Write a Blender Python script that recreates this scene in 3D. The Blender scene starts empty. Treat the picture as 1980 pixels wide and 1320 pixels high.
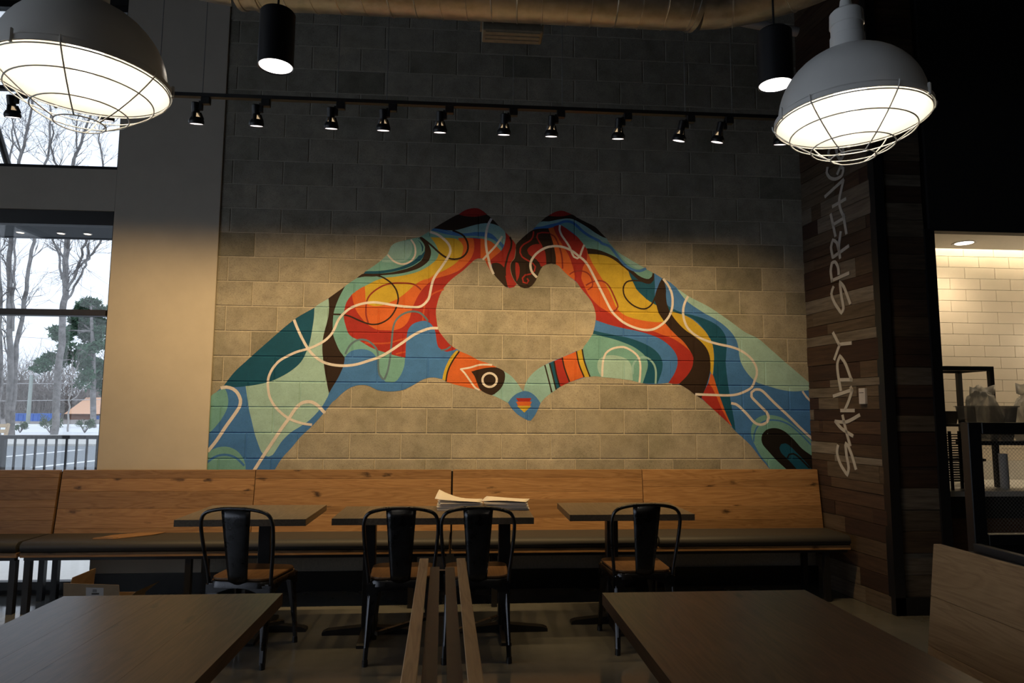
import bpy, bmesh, math, random
import numpy as np
from mathutils import Vector, Matrix
from mathutils.geometry import tessellate_polygon

S = bpy.context.scene
COL = S.collection
R = math.radians
# ---------------------------------------------------------------- camera
CAM_F, CAM_YAW, CAM_PITCH, CAM_ROLL, CAM_H = 1300.0, 0.0734, 0.1041, 0.0055, 1.397
WALL_Y = 5.531
cd = bpy.data.cameras.new('camera'); cam = bpy.data.objects.new('camera', cd); COL.objects.link(cam)
cd.sensor_width = 36.0; cd.lens = 36.0 * CAM_F / 1980.0; cd.clip_start = 0.05; cd.clip_end = 500
_cy, _sy = math.cos(CAM_YAW), math.sin(CAM_YAW)
_fw0 = Vector((_sy, _cy, 0)); _rt = Vector((_cy, -_sy, 0)); _z = Vector((0, 0, 1))
_fw = _fw0 * math.cos(CAM_PITCH) + _z * math.sin(CAM_PITCH); _up = _z * math.cos(CAM_PITCH) - _fw0 * math.sin(CAM_PITCH)
_r = _rt * math.cos(CAM_ROLL) + _up * math.sin(CAM_ROLL); _u = _up * math.cos(CAM_ROLL) - _rt * math.sin(CAM_ROLL)
m = Matrix((( _r.x, _u.x, -_fw.x, 0), (_r.y, _u.y, -_fw.y, 0), (_r.z, _u.z, -_fw.z, CAM_H), (0, 0, 0, 1)))
cam.matrix_world = m
S.camera = cam
# ---------------------------------------------------------------- view, world, lights
S.view_settings.view_transform = 'Standard'; S.view_settings.look = 'None'
S.view_settings.gamma = 1; S.view_settings.use_curve_mapping = False
S.view_settings.exposure = 0.0
try:
    S.cycles.max_bounces = 8; S.cycles.diffuse_bounces = 4; S.cycles.glossy_bounces = 4
    S.cycles.transparent_max_bounces = 24; S.cycles.sample_clamp_indirect = 6.0
    S.cycles.caustics_reflective = False; S.cycles.caustics_refractive = False
except Exception:
    pass
W = bpy.data.worlds.new('overcast_sky'); S.world = W; W.use_nodes = True
wn = W.node_tree.nodes; wl = W.node_tree.links
bg = wn['Background']; bg.inputs['Strength'].default_value = 1.6
tc = wn.new('ShaderNodeTexCoord'); sep = wn.new('ShaderNodeSeparateXYZ'); rp = wn.new('ShaderNodeValToRGB')
wl.new(tc.outputs['Generated'], sep.inputs[0]); wl.new(sep.outputs['Z'], rp.inputs[0])
rp.color_ramp.elements[0].position = 0.0; rp.color_ramp.elements[0].color = (0.78, 0.87, 1.0, 1)
rp.color_ramp.elements[1].position = 0.6; rp.color_ramp.elements[1].color = (0.76, 0.86, 1.0, 1)
wl.new(rp.outputs[0], bg.inputs['Color'])

WARM = (1.0, 0.65, 0.28)
SPOT_W = 47.0; SPOT_CONE = R(99); SPOT_AIM_Z = 1.05
DOME_W = 6.0; CYL_W = 4.5
# aimed track lamps: (x on the track, x aimed at on the wall)
TRACK_Y, TRACK_Z = 4.2, 3.372
TRACK = [(-2.805, -2.827), (-2.246, -2.278), (-1.699, -1.69), (-1.328, -1.3), (-0.86, -0.858), (-0.53, -0.514), (-0.166, -0.149), (0.25, 0.271), (0.562, 0.582), (1.007, 1.021), (1.433, 1.5), (1.695, 1.8), (2.115, 2.25)]
def spot(name, loc, target, power, cone, color=WARM, radius=0.03, blend=1.0):
    l = bpy.data.lights.new(name, 'SPOT'); l.energy = power; l.color = color; l.spot_size = cone; l.spot_blend = blend; l.shadow_soft_size = radius
    o = bpy.data.objects.new(name, l); COL.objects.link(o); o.location = loc
    d = Vector(target) - Vector(loc); o.rotation_euler = d.to_track_quat('-Z', 'Y').to_euler()
    return o
def point(name, loc, power, color=WARM, radius=0.05):
    l = bpy.data.lights.new(name, 'POINT'); l.energy = power; l.color = color; l.shadow_soft_size = radius
    o = bpy.data.objects.new(name, l); COL.objects.link(o); o.location = loc
    return o

# ---------------------------------------------------------------- helpers
class MB:
    """collects geometry for ONE mesh"""
    def __init__(self): self.v = []; self.f = []
    def add(self, vs, fs):
        b = len(self.v); self.v += [tuple(p) for p in vs]; self.f += [tuple(i + b for i in f) for f in fs]; return self
    def box(self, x0, x1, y0, y1, z0, z1, mat=None):
        vs = [Vector(p) for p in ((x0,y0,z0),(x1,y0,z0),(x1,y1,z0),(x0,y1,z0),(x0,y0,z1),(x1,y0,z1),(x1,y1,z1),(x0,y1,z1))]
        if mat is not None: vs = [mat @ p for p in vs]
        return self.add(vs, [(0,3,2,1),(4,5,6,7),(0,1,5,4),(1,2,6,5),(2,3,7,6),(3,0,4,7)])
    def hexa(self, pts):
        return self.add(pts, [(0,3,2,1),(4,5,6,7),(0,1,5,4),(1,2,6,5),(2,3,7,6),(3,0,4,7)])
    def tube(self, pts, r, seg=8, caps=True, flat=(1.0, 1.0)):
        pts = [Vector(p) for p in pts]; n = len(pts)
        rs = r if isinstance(r, (list, tuple)) else [r] * n
        tg = []
        for i in range(n):
            t = pts[min(i + 1, n - 1)] - pts[max(i - 1, 0)]
            tg.append(t.normalized() if t.length > 1e-9 else Vector((0, 0, 1)))
        ref = Vector((0, 0, 1)) if abs(tg[0].z) < 0.9 else Vector((0, 1, 0))
        a = (ref - tg[0] * ref.dot(tg[0])).normalized()
        vs = []; fs = []
        for i in range(n):
            a = a - tg[i] * a.dot(tg[i])
            if a.length < 1e-6: a = tg[i].orthogonal()
            a.normalize(); b = tg[i].cross(a)
            for k in range(seg):
                w = 2 * math.pi * k / seg
                vs.append(pts[i] + a * math.cos(w) * rs[i] * flat[0] + b * math.sin(w) * rs[i] * flat[1])
        for i in range(n - 1):
            for k in range(seg):
                k2 = (k + 1) % seg
                fs.append((i*seg+k, i*seg+k2, (i+1)*seg+k2, (i+1)*seg+k))
        if caps:
            fs.append(tuple(range(seg))[::-1]); fs.append(tuple((n-1)*seg + k for k in range(seg)))
        return self.add(vs, fs)
    def lathe(self, prof, seg=32, c=(0, 0, 0), closed=False):
        vs = []; fs = []; n = len(prof)
        for r, z in prof:
            for k in range(seg):
                w = 2 * math.pi * k / seg
                vs.append((c[0] + r * math.cos(w), c[1] + r * math.sin(w), c[2] + z))
        for i in range(n - 1 + (1 if closed else 0)):
            j = (i + 1) % n
            for k in range(seg):
                k2 = (k + 1) % seg
                fs.append((i*seg+k, i*seg+k2, j*seg+k2, j*seg+k))
        return self.add(vs, fs)
    def ring(self, R0, z, r, seg=40, s2=6, c=(0, 0)):
        pts = [(c[0] + R0*math.cos(2*math.pi*k/seg), c[1] + R0*math.sin(2*math.pi*k/seg), z) for k in range(seg + 1)]
        return self.tube(pts, r, s2, caps=False)
    def prism(self, poly, axis, a, b):
        """poly: 2D outline; axis 'y': (x,z) extruded from y=a to y=b ; 'z': (x,y) ; 'x': (y,z)"""
        def P(p, t): return {'y': (p[0], t, p[1]), 'z': (p[0], p[1], t), 'x': (t, p[0], p[1])}[axis]
        n = len(poly); vs = [P(p, a) for p in poly] + [P(p, b) for p in poly]
        fs = [tuple(range(n)), tuple(range(n, 2*n))[::-1]] + [(i, i+n, (i+1) % n + n, (i+1) % n) for i in range(n)]
        return self.add(vs, fs)
    def xform(self, mat):
        self.v = [tuple(mat @ Vector(p)) for p in self.v]; return self
    def mesh(self, name, smooth=False, bevel=0, segs=1, ang=0.7):
        me = bpy.data.meshes.new(name)
        me.from_pydata(self.v, [], self.f); me.validate(); me.update()
        if bevel or True:
            bm = bmesh.new(); bm.from_mesh(me)
            bmesh.ops.recalc_face_normals(bm, faces=bm.faces[:])
            if bevel:
                es = [e for e in bm.edges if len(e.link_faces) == 2 and e.calc_face_angle(0) > 0.5]
                bmesh.ops.bevel(bm, geom=es, offset=bevel, segments=segs, affect='EDGES', profile=0.5, clamp_overlap=True)
            bm.to_mesh(me); bm.free()
        if smooth:
            me.shade_smooth(); me.set_sharp_from_angle(angle=ang)
        return me
def link(name, me, mat, parent=None, loc=None, rot=None):
    o = bpy.data.objects.new(name, me); COL.objects.link(o)
    if mat is not None and not me.materials: me.materials.append(mat)
    if parent is not None: o.parent = parent
    if loc is not None: o.location = loc
    if rot is not None: o.rotation_euler = rot
    return o
def obj(name, mb, mat, parent=None, loc=None, rot=None, smooth=False, bevel=0, segs=1, ang=0.7):
    return link(name, mb.mesh(name, smooth, bevel, segs, ang), mat, parent, loc, rot)
def tag(o, label=None, cat=None, group=None, kind=None):
    if label: o['label'] = label
    if cat: o['category'] = cat
    if group: o['group'] = group
    if kind: o['kind'] = kind
    return o
def thing(name, label, cat, loc=(0, 0, 0), rz=0.0, group=None):
    o = bpy.data.objects.new(name, None); COL.objects.link(o); o.location = loc; o.rotation_euler = (0, 0, rz)
    o.empty_display_size = 0.1
    return tag(o, label, cat, group)
def struct(name, mb, mat, parent=None, **k):
    o = obj(name, mb, mat, parent, **k)
    if parent is None: o['kind'] = 'structure'
    return o
def copy_tree(o, parent=None):
    c = o.copy(); COL.objects.link(c)
    if parent is not None: c.parent = parent
    for ch in list(o.children): copy_tree(ch, c)
    return c
def smooth_line(pts, n=6, closed=False, corner=0.9):
    """Catmull-Rom through pts, keeping sharp corners sharp"""
    P = [np.array(p, float) for p in pts]; N = len(P)
    if N < 3: return [tuple(p) for p in P]
    def turn(i):
        a = P[i] - P[i-1]; b = P[(i+1) % N] - P[i]
        la, lb = np.linalg.norm(a), np.linalg.norm(b)
        if la < 1e-9 or lb < 1e-9: return 0
        return math.acos(max(-1, min(1, float(a @ b) / (la * lb))))
    out = []
    for i in range(N if closed else N - 1):
        p1, p2 = P[i], P[(i+1) % N]
        p0 = P[i-1] if (closed or i > 0) else p1
        p3 = P[(i+2) % N] if (closed or i < N - 2) else p2
        if (closed or i > 0) and turn(i) > corner: p0 = p1
        if (closed or i + 1 < N - 1) and turn((i+1) % N) > corner: p3 = p2
        L = np.linalg.norm(p2 - p1)
        k = max(1, min(n, int(L / 0.02) if L < 0.2 else n))
        m1 = (p2 - p0) / 2; m2 = (p3 - p1) / 2
        for mm, q in ((m1, p1), (m2, p2)):
            l = np.linalg.norm(mm)
            if l > L: mm *= L / l
        for s in range(k):
            t = s / k; h = t*t; c = h*t
            out.append(tuple((2*c-3*h+1)*p1 + (c-2*h+t)*m1 + (-2*c+3*h)*p2 + (c-h)*m2))
    if not closed: out.append(tuple(P[-1]))
    return out

# ---------------------------------------------------------------- materials
def mat(name):
    m = bpy.data.materials.new(name); m.use_nodes = True
    nt = m.node_tree; b = nt.nodes['Principled BSDF']
    return m, nt, b
def N(nt, t, **k):
    n = nt.nodes.new(t)
    for a, v in k.items(): setattr(n, a, v)
    return n
def noise(nt, scale, detail=4, rough=0.6, vec=None, dim='3D'):
    n = N(nt, 'ShaderNodeTexNoise'); n.inputs['Scale'].default_value = scale; n.inputs['Detail'].default_value = detail; n.inputs['Roughness'].default_value = rough
    if vec is not None: nt.links.new(vec, n.inputs['Vector'])
    return n
def ramp(nt, fac, stops):
    r = N(nt, 'ShaderNodeValToRGB'); e = r.color_ramp.elements
    while len(e) < len(stops): e.new(0.5)
    for i, (p, c) in enumerate(stops):
        e[i].position = p; e[i].color = (*c, 1) if len(c) == 3 else c
    nt.links.new(fac, r.inputs[0]); return r
def mixc(nt, a, b, fac, mode='MIX'):
    x = N(nt, 'ShaderNodeMix', data_type='RGBA', blend_type=mode)
    for s, v in ((0, fac), (6, a), (7, b)):
        if isinstance(v, (int, float)): x.inputs[s].default_value = v
        elif isinstance(v, tuple): x.inputs[s].default_value = (*v, 1) if len(v) == 3 else v
        else: nt.links.new(v, x.inputs[s])
    return x.outputs[2]
def bump(nt, b, h, strength=0.3, dist=0.002):
    n = N(nt, 'ShaderNodeBump'); n.inputs['Strength'].default_value = strength; n.inputs['Distance'].default_value = dist
    nt.links.new(h, n.inputs['Height']); nt.links.new(n.outputs[0], b.inputs['Normal'])
def coords(nt, scale=(1, 1, 1), jitter=True, rot=(0, 0, 0)):
    tcn = N(nt, 'ShaderNodeTexCoord'); v = tcn.outputs['Object']
    if jitter:
        oi = N(nt, 'ShaderNodeObjectInfo'); ml = N(nt, 'ShaderNodeMath', operation='MULTIPLY'); ml.inputs[1].default_value = 83.0
        nt.links.new(oi.outputs['Random'], ml.inputs[0])
        ad = N(nt, 'ShaderNodeVectorMath', operation='ADD'); nt.links.new(v, ad.inputs[0]); nt.links.new(ml.outputs[0], ad.inputs[1]); v = ad.outputs[0]
    mp = N(nt, 'ShaderNodeMapping'); mp.inputs['Scale'].default_value = scale; mp.inputs['Rotation'].default_value = rot
    nt.links.new(v, mp.inputs[0]); return mp.outputs[0]
def rnd(nt): return N(nt, 'ShaderNodeObjectInfo').outputs['Random']
def plain(name, col, rough=0.5, metal=0.0, vary=0.15, nscale=30.0, bmp=0.0, spec=0.5):
    m, nt, b = mat(name)
    v = coords(nt, jitter=False); n = noise(nt, nscale, 5, 0.6, v)
    lo = tuple(max(0, c * (1 - vary)) for c in col); hi = tuple(min(1, c * (1 + vary)) for c in col)
    r = ramp(nt, n.outputs[0], [(0.3, lo), (0.7, hi)]); nt.links.new(r.outputs[0], b.inputs['Base Color'])
    b.inputs['Roughness'].default_value = rough; b.inputs['Metallic'].default_value = metal; b.inputs['Specular IOR Level'].default_value = spec
    if bmp: bump(nt, b, n.outputs[0], bmp)
    return m
def emit(name, col, strength):
    m = bpy.data.materials.new(name); m.use_nodes = True; nt = m.node_tree; nt.nodes.clear()
    e = N(nt, 'ShaderNodeEmission'); e.inputs[0].default_value = (*col, 1); e.inputs[1].default_value = strength
    o = N(nt, 'ShaderNodeOutputMaterial'); nt.links.new(e.outputs[0], o.inputs[0]); return m
def wood(name, cols, along='x', rough=0.5, tone=0.5, knots=True, fine=1.0, spec=0.5):
    """grain runs along one object axis; each board shifts tone and pattern by its own random"""
    m, nt, b = mat(name)
    st = {'x': (0.9, 9, 9), 'y': (9, 0.9, 9), 'z': (9, 9, 0.9)}[along]
    v = coords(nt, st)
    n1 = noise(nt, 1.4 * fine, 3, 0.55, v); n1.inputs['Distortion'].default_value = 0.6
    w = N(nt, 'ShaderNodeMath', operation='MULTIPLY'); w.inputs[1].default_value = 9.0; nt.links.new(n1.outputs[0], w.inputs[0])
    fr = N(nt, 'ShaderNodeMath', operation='PINGPONG'); fr.inputs[1].default_value = 0.5; nt.links.new(w.outputs[0], fr.inputs[0])
    st2 = tuple(s * (5 if s > 1 else 1.6) for s in st); n2 = noise(nt, 3.0 * fine, 5, 0.7, coords(nt, st2))
    a = N(nt, 'ShaderNodeMath', operation='MULTIPLY_ADD'); a.inputs[1].default_value = 0.55; nt.links.new(fr.outputs[0], a.inputs[0])
    h = N(nt, 'ShaderNodeMath', operation='MULTIPLY'); h.inputs[1].default_value = 0.75; nt.links.new(n2.outputs[0], h.inputs[0]); nt.links.new(h.outputs[0], a.inputs[2])
    r = ramp(nt, a.outputs[0], [(0.15, cols[0]), (0.45, cols[1]), (0.8, cols[2])])
    c = r.outputs[0]
    if knots:
        vo = N(nt, 'ShaderNodeTexVoronoi'); vo.inputs['Scale'].default_value = 1.0
        kv = coords(nt, tuple(3.2 if s < 1 else 8.5 for s in st)); 
        nn = noise(nt, 2.5, 3, 0.6, kv); ad = N(nt, 'ShaderNodeVectorMath', operation='MULTIPLY_ADD'); nt.links.new(nn.outputs['Color'], ad.inputs[0]); ad.inputs[1].default_value = (0.5, 0.5, 0.5); nt.links.new(kv, ad.inputs[2])
        nt.links.new(ad.outputs[0], vo.inputs['Vector'])
        kr = ramp(nt, vo.outputs['Distance'], [(0.05, (1, 1, 1)), (0.17, (0, 0, 0))])
        c = mixc(nt, c, tuple(x * 0.28 for x in cols[0]), kr.outputs[0])
    tr = ramp(nt, rnd(nt), [(0.0, (1 - tone, 1 - tone, 1 - tone)), (0.5, (1, 1, 1)), (1.0, (1 + tone * 0.6,) * 3)])
    c = mixc(nt, c, tr.outputs[0], 1.0, 'MULTIPLY')
    nt.links.new(c, b.inputs['Base Color']); b.inputs['Roughness'].default_value = rough
    b.inputs['Specular IOR Level'].default_value = spec
    bump(nt, b, n2.outputs[0], 0.12, 0.001)
    return m

def concrete_block():
    m, nt, b = mat('concrete_block')
    v = coords(nt); n = noise(nt, 7, 6, 0.65, v); f = noise(nt, 130, 3, 0.7, v)
    r = ramp(nt, n.outputs[0], [(0.3, (0.275, 0.26, 0.225)), (0.55, (0.37, 0.35, 0.305)), (0.75, (0.44, 0.415, 0.36))])
    tone = ramp(nt, rnd(nt), [(0.0, (0.66, 0.67, 0.64)), (0.07, (0.76, 0.76, 0.73)), (0.13, (0.93, 0.93, 0.92)), (1.0, (1.06, 1.05, 1.03))])
    c = mixc(nt, r.outputs[0], tone.outputs[0], 1.0, 'MULTIPLY')
    pits = ramp(nt, f.outputs[0], [(0.30, (0.5, 0.5, 0.5)), (0.45, (1, 1, 1)), (0.68, (1.12, 1.12, 1.1))])
    c = mixc(nt, c, pits.outputs[0], 0.8, 'MULTIPLY')
    st = noise(nt, 2.3, 4, 0.6, N(nt, 'ShaderNodeNewGeometry').outputs['Position']); sr = ramp(nt, st.outputs[0], [(0.30, (0.8, 0.82, 0.78)), (0.5, (1, 1, 1)), (0.75, (1.08, 1.06, 1.0))])
    c = mixc(nt, c, sr.outputs[0], 1.0, 'MULTIPLY')
    nt.links.new(c, b.inputs['Base Color']); b.inputs['Roughness'].default_value = 0.9; b.inputs['Specular IOR Level'].default_value = 0.2
    bump(nt, b, f.outputs[0], 0.5, 0.003); return m
def wall_paint(name, col, rough=0.7):
    m, nt, b = mat(name); v = coords(nt, jitter=False); n = noise(nt, 9, 5, 0.7, v); f = noise(nt, 130, 3, 0.7, v)
    r = ramp(nt, n.outputs[0], [(0.3, tuple(c * 0.86 for c in col)), (0.7, tuple(min(1, c * 1.1) for c in col))])
    pits = ramp(nt, f.outputs[0], [(0.30, (0.6, 0.6, 0.6)), (0.42, (1, 1, 1))])
    c = mixc(nt, r.outputs[0], pits.outputs[0], 0.7, 'MULTIPLY'); nt.links.new(c, b.inputs['Base Color'])
    b.inputs['Roughness'].default_value = rough; b.inputs['Specular IOR Level'].default_value = 0.2
    bump(nt, b, f.outputs[0], 0.35, 0.002); return m
def glassy(name, tint=(1, 1, 1), rough=0.0, base=0.04, gain=0.5):
    m = bpy.data.materials.new(name); m.use_nodes = True; nt = m.node_tree; nt.nodes.clear()
    t = N(nt, 'ShaderNodeBsdfTransparent'); t.inputs[0].default_value = (*tint, 1)
    g = N(nt, 'ShaderNodeBsdfGlossy'); g.inputs['Roughness'].default_value = rough
    lw = N(nt, 'ShaderNodeLayerWeight'); lw.inputs[0].default_value = 0.35
    ma = N(nt, 'ShaderNodeMath', operation='MULTIPLY_ADD'); ma.inputs[1].default_value = gain; ma.inputs[2].default_value = base; nt.links.new(lw.outputs['Fresnel'], ma.inputs[0])
    x = N(nt, 'ShaderNodeMixShader'); nt.links.new(ma.outputs[0], x.inputs[0]); nt.links.new(t.outputs[0], x.inputs[1]); nt.links.new(g.outputs[0], x.inputs[2])
    o = N(nt, 'ShaderNodeOutputMaterial'); nt.links.new(x.outputs[0], o.inputs[0]); return m
def film(name):
    m = glassy(name, (0.95, 0.95, 0.93), 0.10, 0.10, 0.8); nt = m.node_tree
    out = [n for n in nt.nodes if n.type == 'OUTPUT_MATERIAL'][0]; src = out.inputs[0].links[0].from_socket
    d = N(nt, 'ShaderNodeBsdfDiffuse'); d.inputs[0].default_value = (0.72, 0.70, 0.66, 1)
    tl = N(nt, 'ShaderNodeBsdfTranslucent'); tl.inputs[0].default_value = (0.72, 0.70, 0.66, 1)
    a = N(nt, 'ShaderNodeMixShader'); a.inputs[0].default_value = 0.5; nt.links.new(d.outputs[0], a.inputs[1]); nt.links.new(tl.outputs[0], a.inputs[2])
    x = N(nt, 'ShaderNodeMixShader'); x.inputs[0].default_value = 0.40; nt.links.new(src, x.inputs[1]); nt.links.new(a.outputs[0], x.inputs[2]); nt.links.new(x.outputs[0], out.inputs[0])
    return m
def floor_mat():
    m, nt, b = mat('polished_concrete'); v = coords(nt, jitter=False); n = noise(nt, 1.1, 7, 0.6, v); f = noise(nt, 40, 3, 0.6, v)
    r = ramp(nt, n.outputs[0], [(0.3, (0.085, 0.088, 0.086)), (0.5, (0.125, 0.128, 0.124)), (0.7, (0.165, 0.166, 0.16))]); nt.links.new(r.outputs[0], b.inputs['Base Color'])
    rr = ramp(nt, n.outputs[0], [(0.3, (0.07,) * 3), (0.7, (0.17,) * 3)]); nt.links.new(rr.outputs[0], b.inputs['Roughness'])
    bump(nt, b, f.outputs[0], 0.03, 0.001); return m
def reclaimed():
    m, nt, b = mat('reclaimed_wood'); v = coords(nt, (1.2, 1.2, 14)); n1 = noise(nt, 3, 5, 0.65, v); n2 = noise(nt, 1.2, 3, 0.5, coords(nt, (0.6, 0.6, 3)))
    base = ramp(nt, rnd(nt), [(0.0, (0.035, 0.016, 0.010)), (0.3, (0.065, 0.036, 0.022)), (0.55, (0.085, 0.058, 0.036)), (0.75, (0.11, 0.085, 0.06)), (0.92, (0.16, 0.14, 0.115)), (1.0, (0.27, 0.24, 0.20))])
    g = ramp(nt, n1.outputs[0], [(0.25, (0.45, 0.43, 0.4)), (0.5, (0.95, 0.95, 0.95)), (0.75, (1.4, 1.4, 1.4))])
    c = mixc(nt, base.outputs[0], g.outputs[0], 1.0, 'MULTIPLY')
    p = ramp(nt, n2.outputs[0], [(0.3, (0.75, 0.7, 0.65)), (0.7, (1.2, 1.2, 1.2))]); c = mixc(nt, c, p.outputs[0], 1.0, 'MULTIPLY')
    nt.links.new(c, b.inputs['Base Color']); b.inputs['Roughness'].default_value = 0.85; bump(nt, b, n1.outputs[0], 0.4, 0.002); return m
def brushed(name, col, rough=0.35):
    m, nt, b = mat(name); v = coords(nt, jitter=False); n = noise(nt, 14, 5, 0.6, v)
    r = ramp(nt, n.outputs[0], [(0.3, tuple(c * 0.75 for c in col)), (0.7, tuple(min(1, c * 1.2) for c in col))]); nt.links.new(r.outputs[0], b.inputs['Base Color'])
    rr = ramp(nt, n.outputs[0], [(0.3, (rough * 0.75,) * 3), (0.7, (rough * 1.3,) * 3)]); nt.links.new(rr.outputs[0], b.inputs['Roughness'])
    b.inputs['Metallic'].default_value = 1.0; return m

M = dict(
 block=concrete_block(), mortar=plain('mortar', (0.47, 0.44, 0.375), 0.9, nscale=60, bmp=0.3), drywall=plain('beige_drywall', (0.60, 0.55, 0.475), 0.8, vary=0.04, nscale=5),
 black_wall=plain('black_wall_paint', (0.012, 0.012, 0.013), 0.7), black_metal=plain('black_metal', (0.012, 0.012, 0.014), 0.4, vary=0.1), dark_bronze=plain('dark_bronze', (0.03, 0.024, 0.02), 0.4),
 oak=wood('oak', [(0.17, 0.085, 0.034), (0.30, 0.163, 0.07), (0.40, 0.24, 0.115)], 'x', 0.5, 0.30),
 oak_edge=wood('oak_edge', [(0.20, 0.105, 0.05), (0.36, 0.20, 0.10), (0.46, 0.28, 0.15)], 'y', 0.45, 0.15, knots=False),
 ash=wood('ash_table', [(0.07, 0.053, 0.037), (0.125, 0.097, 0.068), (0.17, 0.135, 0.098)], 'y', 0.45, 0.25, knots=False),
 walnut=wood('walnut', [(0.036, 0.018, 0.010), (0.078, 0.042, 0.023), (0.125, 0.07, 0.038)], 'y', 0.33, 0.14, spec=0.32),
 smoked=wood('smoked_oak', [(0.23, 0.135, 0.065), (0.35, 0.22, 0.11), (0.45, 0.295, 0.155)], 'y', 0.5, 0.15, knots=False),
 vinyl=plain('charcoal_vinyl', (0.042, 0.042, 0.044), 0.55, vary=0.1, nscale=120, bmp=0.05, spec=0.35),
 gun=brushed('gunmetal', (0.085, 0.085, 0.09), 0.3), seat_wood=wood('chair_seat_wood', [(0.07, 0.035, 0.016), (0.13, 0.068, 0.03), (0.18, 0.10, 0.048)], 'y', 0.5, 0.1, knots=False),
 duct=brushed('galvanized_steel', (0.50, 0.49, 0.46), 0.40), enamel=plain('white_enamel', (0.80, 0.80, 0.78), 0.32, vary=0.04, nscale=8), reflector=plain('lamp_reflector', (0.85, 0.84, 0.80), 0.5, vary=0.02),
 floor=floor_mat(), reclaimed=reclaimed(), tile=plain('cream_tile', (0.68, 0.60, 0.49), 0.32, vary=0.05, nscale=4), grout=plain('grout', (0.40, 0.36, 0.31), 0.9), white_paint=plain('white_paint', (0.66, 0.64, 0.60), 0.7, vary=0.03),
 stone=plain('white_counter', (0.62, 0.60, 0.56), 0.3, vary=0.05), glass=glassy('window_glass'), plastic=glassy('clear_plastic', (0.93, 0.93, 0.92), 0.12, 0.06, 0.75), film=film('bag_film'), cardboard=plain('cardboard', (0.34, 0.245, 0.155), 0.85, vary=0.08, nscale=20),
 kraft=plain('kraft_paper', (0.27, 0.15, 0.075), 0.7), paper=plain('white_paper', (0.72, 0.70, 0.68), 0.7, vary=0.03), bronze_panel=plain('bronze_panel', (0.055, 0.045, 0.032), 0.5, vary=0.1),
 white_plastic=plain('white_plastic', (0.55, 0.54, 0.55), 0.4, vary=0.02), letter=plain('chalk_white_paint', (0.50, 0.49, 0.47), 0.8, vary=0.06, nscale=40), wire=plain('steel_wire', (0.25, 0.25, 0.24), 0.5), ink=plain('black_ink', (0.05, 0.05, 0.055), 0.8),
 rust_wood=wood('brown_panel', [(0.07, 0.035, 0.018), (0.13, 0.065, 0.035), (0.19, 0.10, 0.055)], 'x', 0.6, 0.1, knots=False), register=plain('register_paint', (0.30, 0.26, 0.19), 0.6),
 bark=plain('grey_bark', (0.20, 0.19, 0.185), 0.95, vary=0.45, nscale=3.0, bmp=0.4), twig=plain('twig_bark', (0.16, 0.145, 0.14), 0.95, vary=0.2), pale_bark=plain('pale_bark', (0.42, 0.40, 0.38), 0.95), pine=plain('pine_needles', (0.065, 0.125, 0.075), 0.9, vary=0.5, nscale=1.2), shrub=plain('shrub_leaves', (0.10, 0.14, 0.085), 0.9, vary=0.4),
 brush=plain('dry_brush', (0.22, 0.195, 0.18), 0.95, vary=0.35, nscale=0.8), asphalt=plain('asphalt', (0.20, 0.22, 0.235), 0.9, vary=0.08), concrete=plain('pale_concrete', (0.50, 0.49, 0.46), 0.9), terrace=plain('bright_terrace', (0.80, 0.80, 0.77), 0.9, vary=0.05), mulch=plain('mulch', (0.30, 0.23, 0.16), 0.95, vary=0.4, nscale=4), lane=plain('bright_pavement', (0.74, 0.75, 0.76), 0.9), road_paint=plain('road_paint', (0.8, 0.8, 0.8), 0.8),
 hill=plain('wooded_hill', (0.19, 0.175, 0.16), 0.95, vary=0.5, nscale=0.6), blue_sheet=plain('blue_sheet', (0.05, 0.16, 0.55), 0.5, vary=0.2, nscale=0.4), roof_peach=plain('peach_roof', (0.72, 0.42, 0.27), 0.8, vary=0.06), brick=plain('red_brown_brick', (0.26, 0.13, 0.085), 0.9), pallet=wood('pallet_wood', [(0.36, 0.25, 0.14), (0.52, 0.38, 0.24), (0.62, 0.48, 0.32)], 'x', 0.8, 0.15, knots=False), pole=plain('weathered_pole', (0.33, 0.37, 0.34), 0.9), canopy=plain('canopy_metal', (0.025, 0.028, 0.034), 0.5),
 dome_bulb=emit('lamp_bulb', (1.0, 0.88, 0.70), 4.0), lens=emit('lamp_lens', (1.0, 0.93, 0.88), 5.0), spot_lens=emit('spotlight_lens', (1.0, 0.86, 0.82), 2.6), spot_glow=emit('spotlight_bulb_back', (1.0, 0.72, 0.42), 0.55), down=emit('downlight_lens', (1.0, 0.9, 0.75), 5.0), strip=emit('led_strip', (1.0, 0.84, 0.56), 42.0), reflected_lens=emit('reflected_lamp', (1.0, 0.85, 0.65), 4.0),
)
PAINT = dict(blue=(0.06, 0.20, 0.56), pale=(0.34, 0.56, 0.58), pale2=(0.27, 0.50, 0.55), green=(0.17, 0.40, 0.42), teal=(0.008, 0.085, 0.17), dark=(0.030, 0.018, 0.014), black=(0.010, 0.009, 0.010), red=(0.36, 0.030, 0.026), orange=(0.60, 0.135, 0.036), yellow=(0.55, 0.40, 0.045), white=(0.72, 0.70, 0.72), slate=(0.11, 0.19, 0.27), dkred=(0.26, 0.035, 0.03), dkorange=(0.50, 0.085, 0.032))
for k, c in PAINT.items(): M['paint_' + k] = wall_paint('mural_' + k, c)

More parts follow.
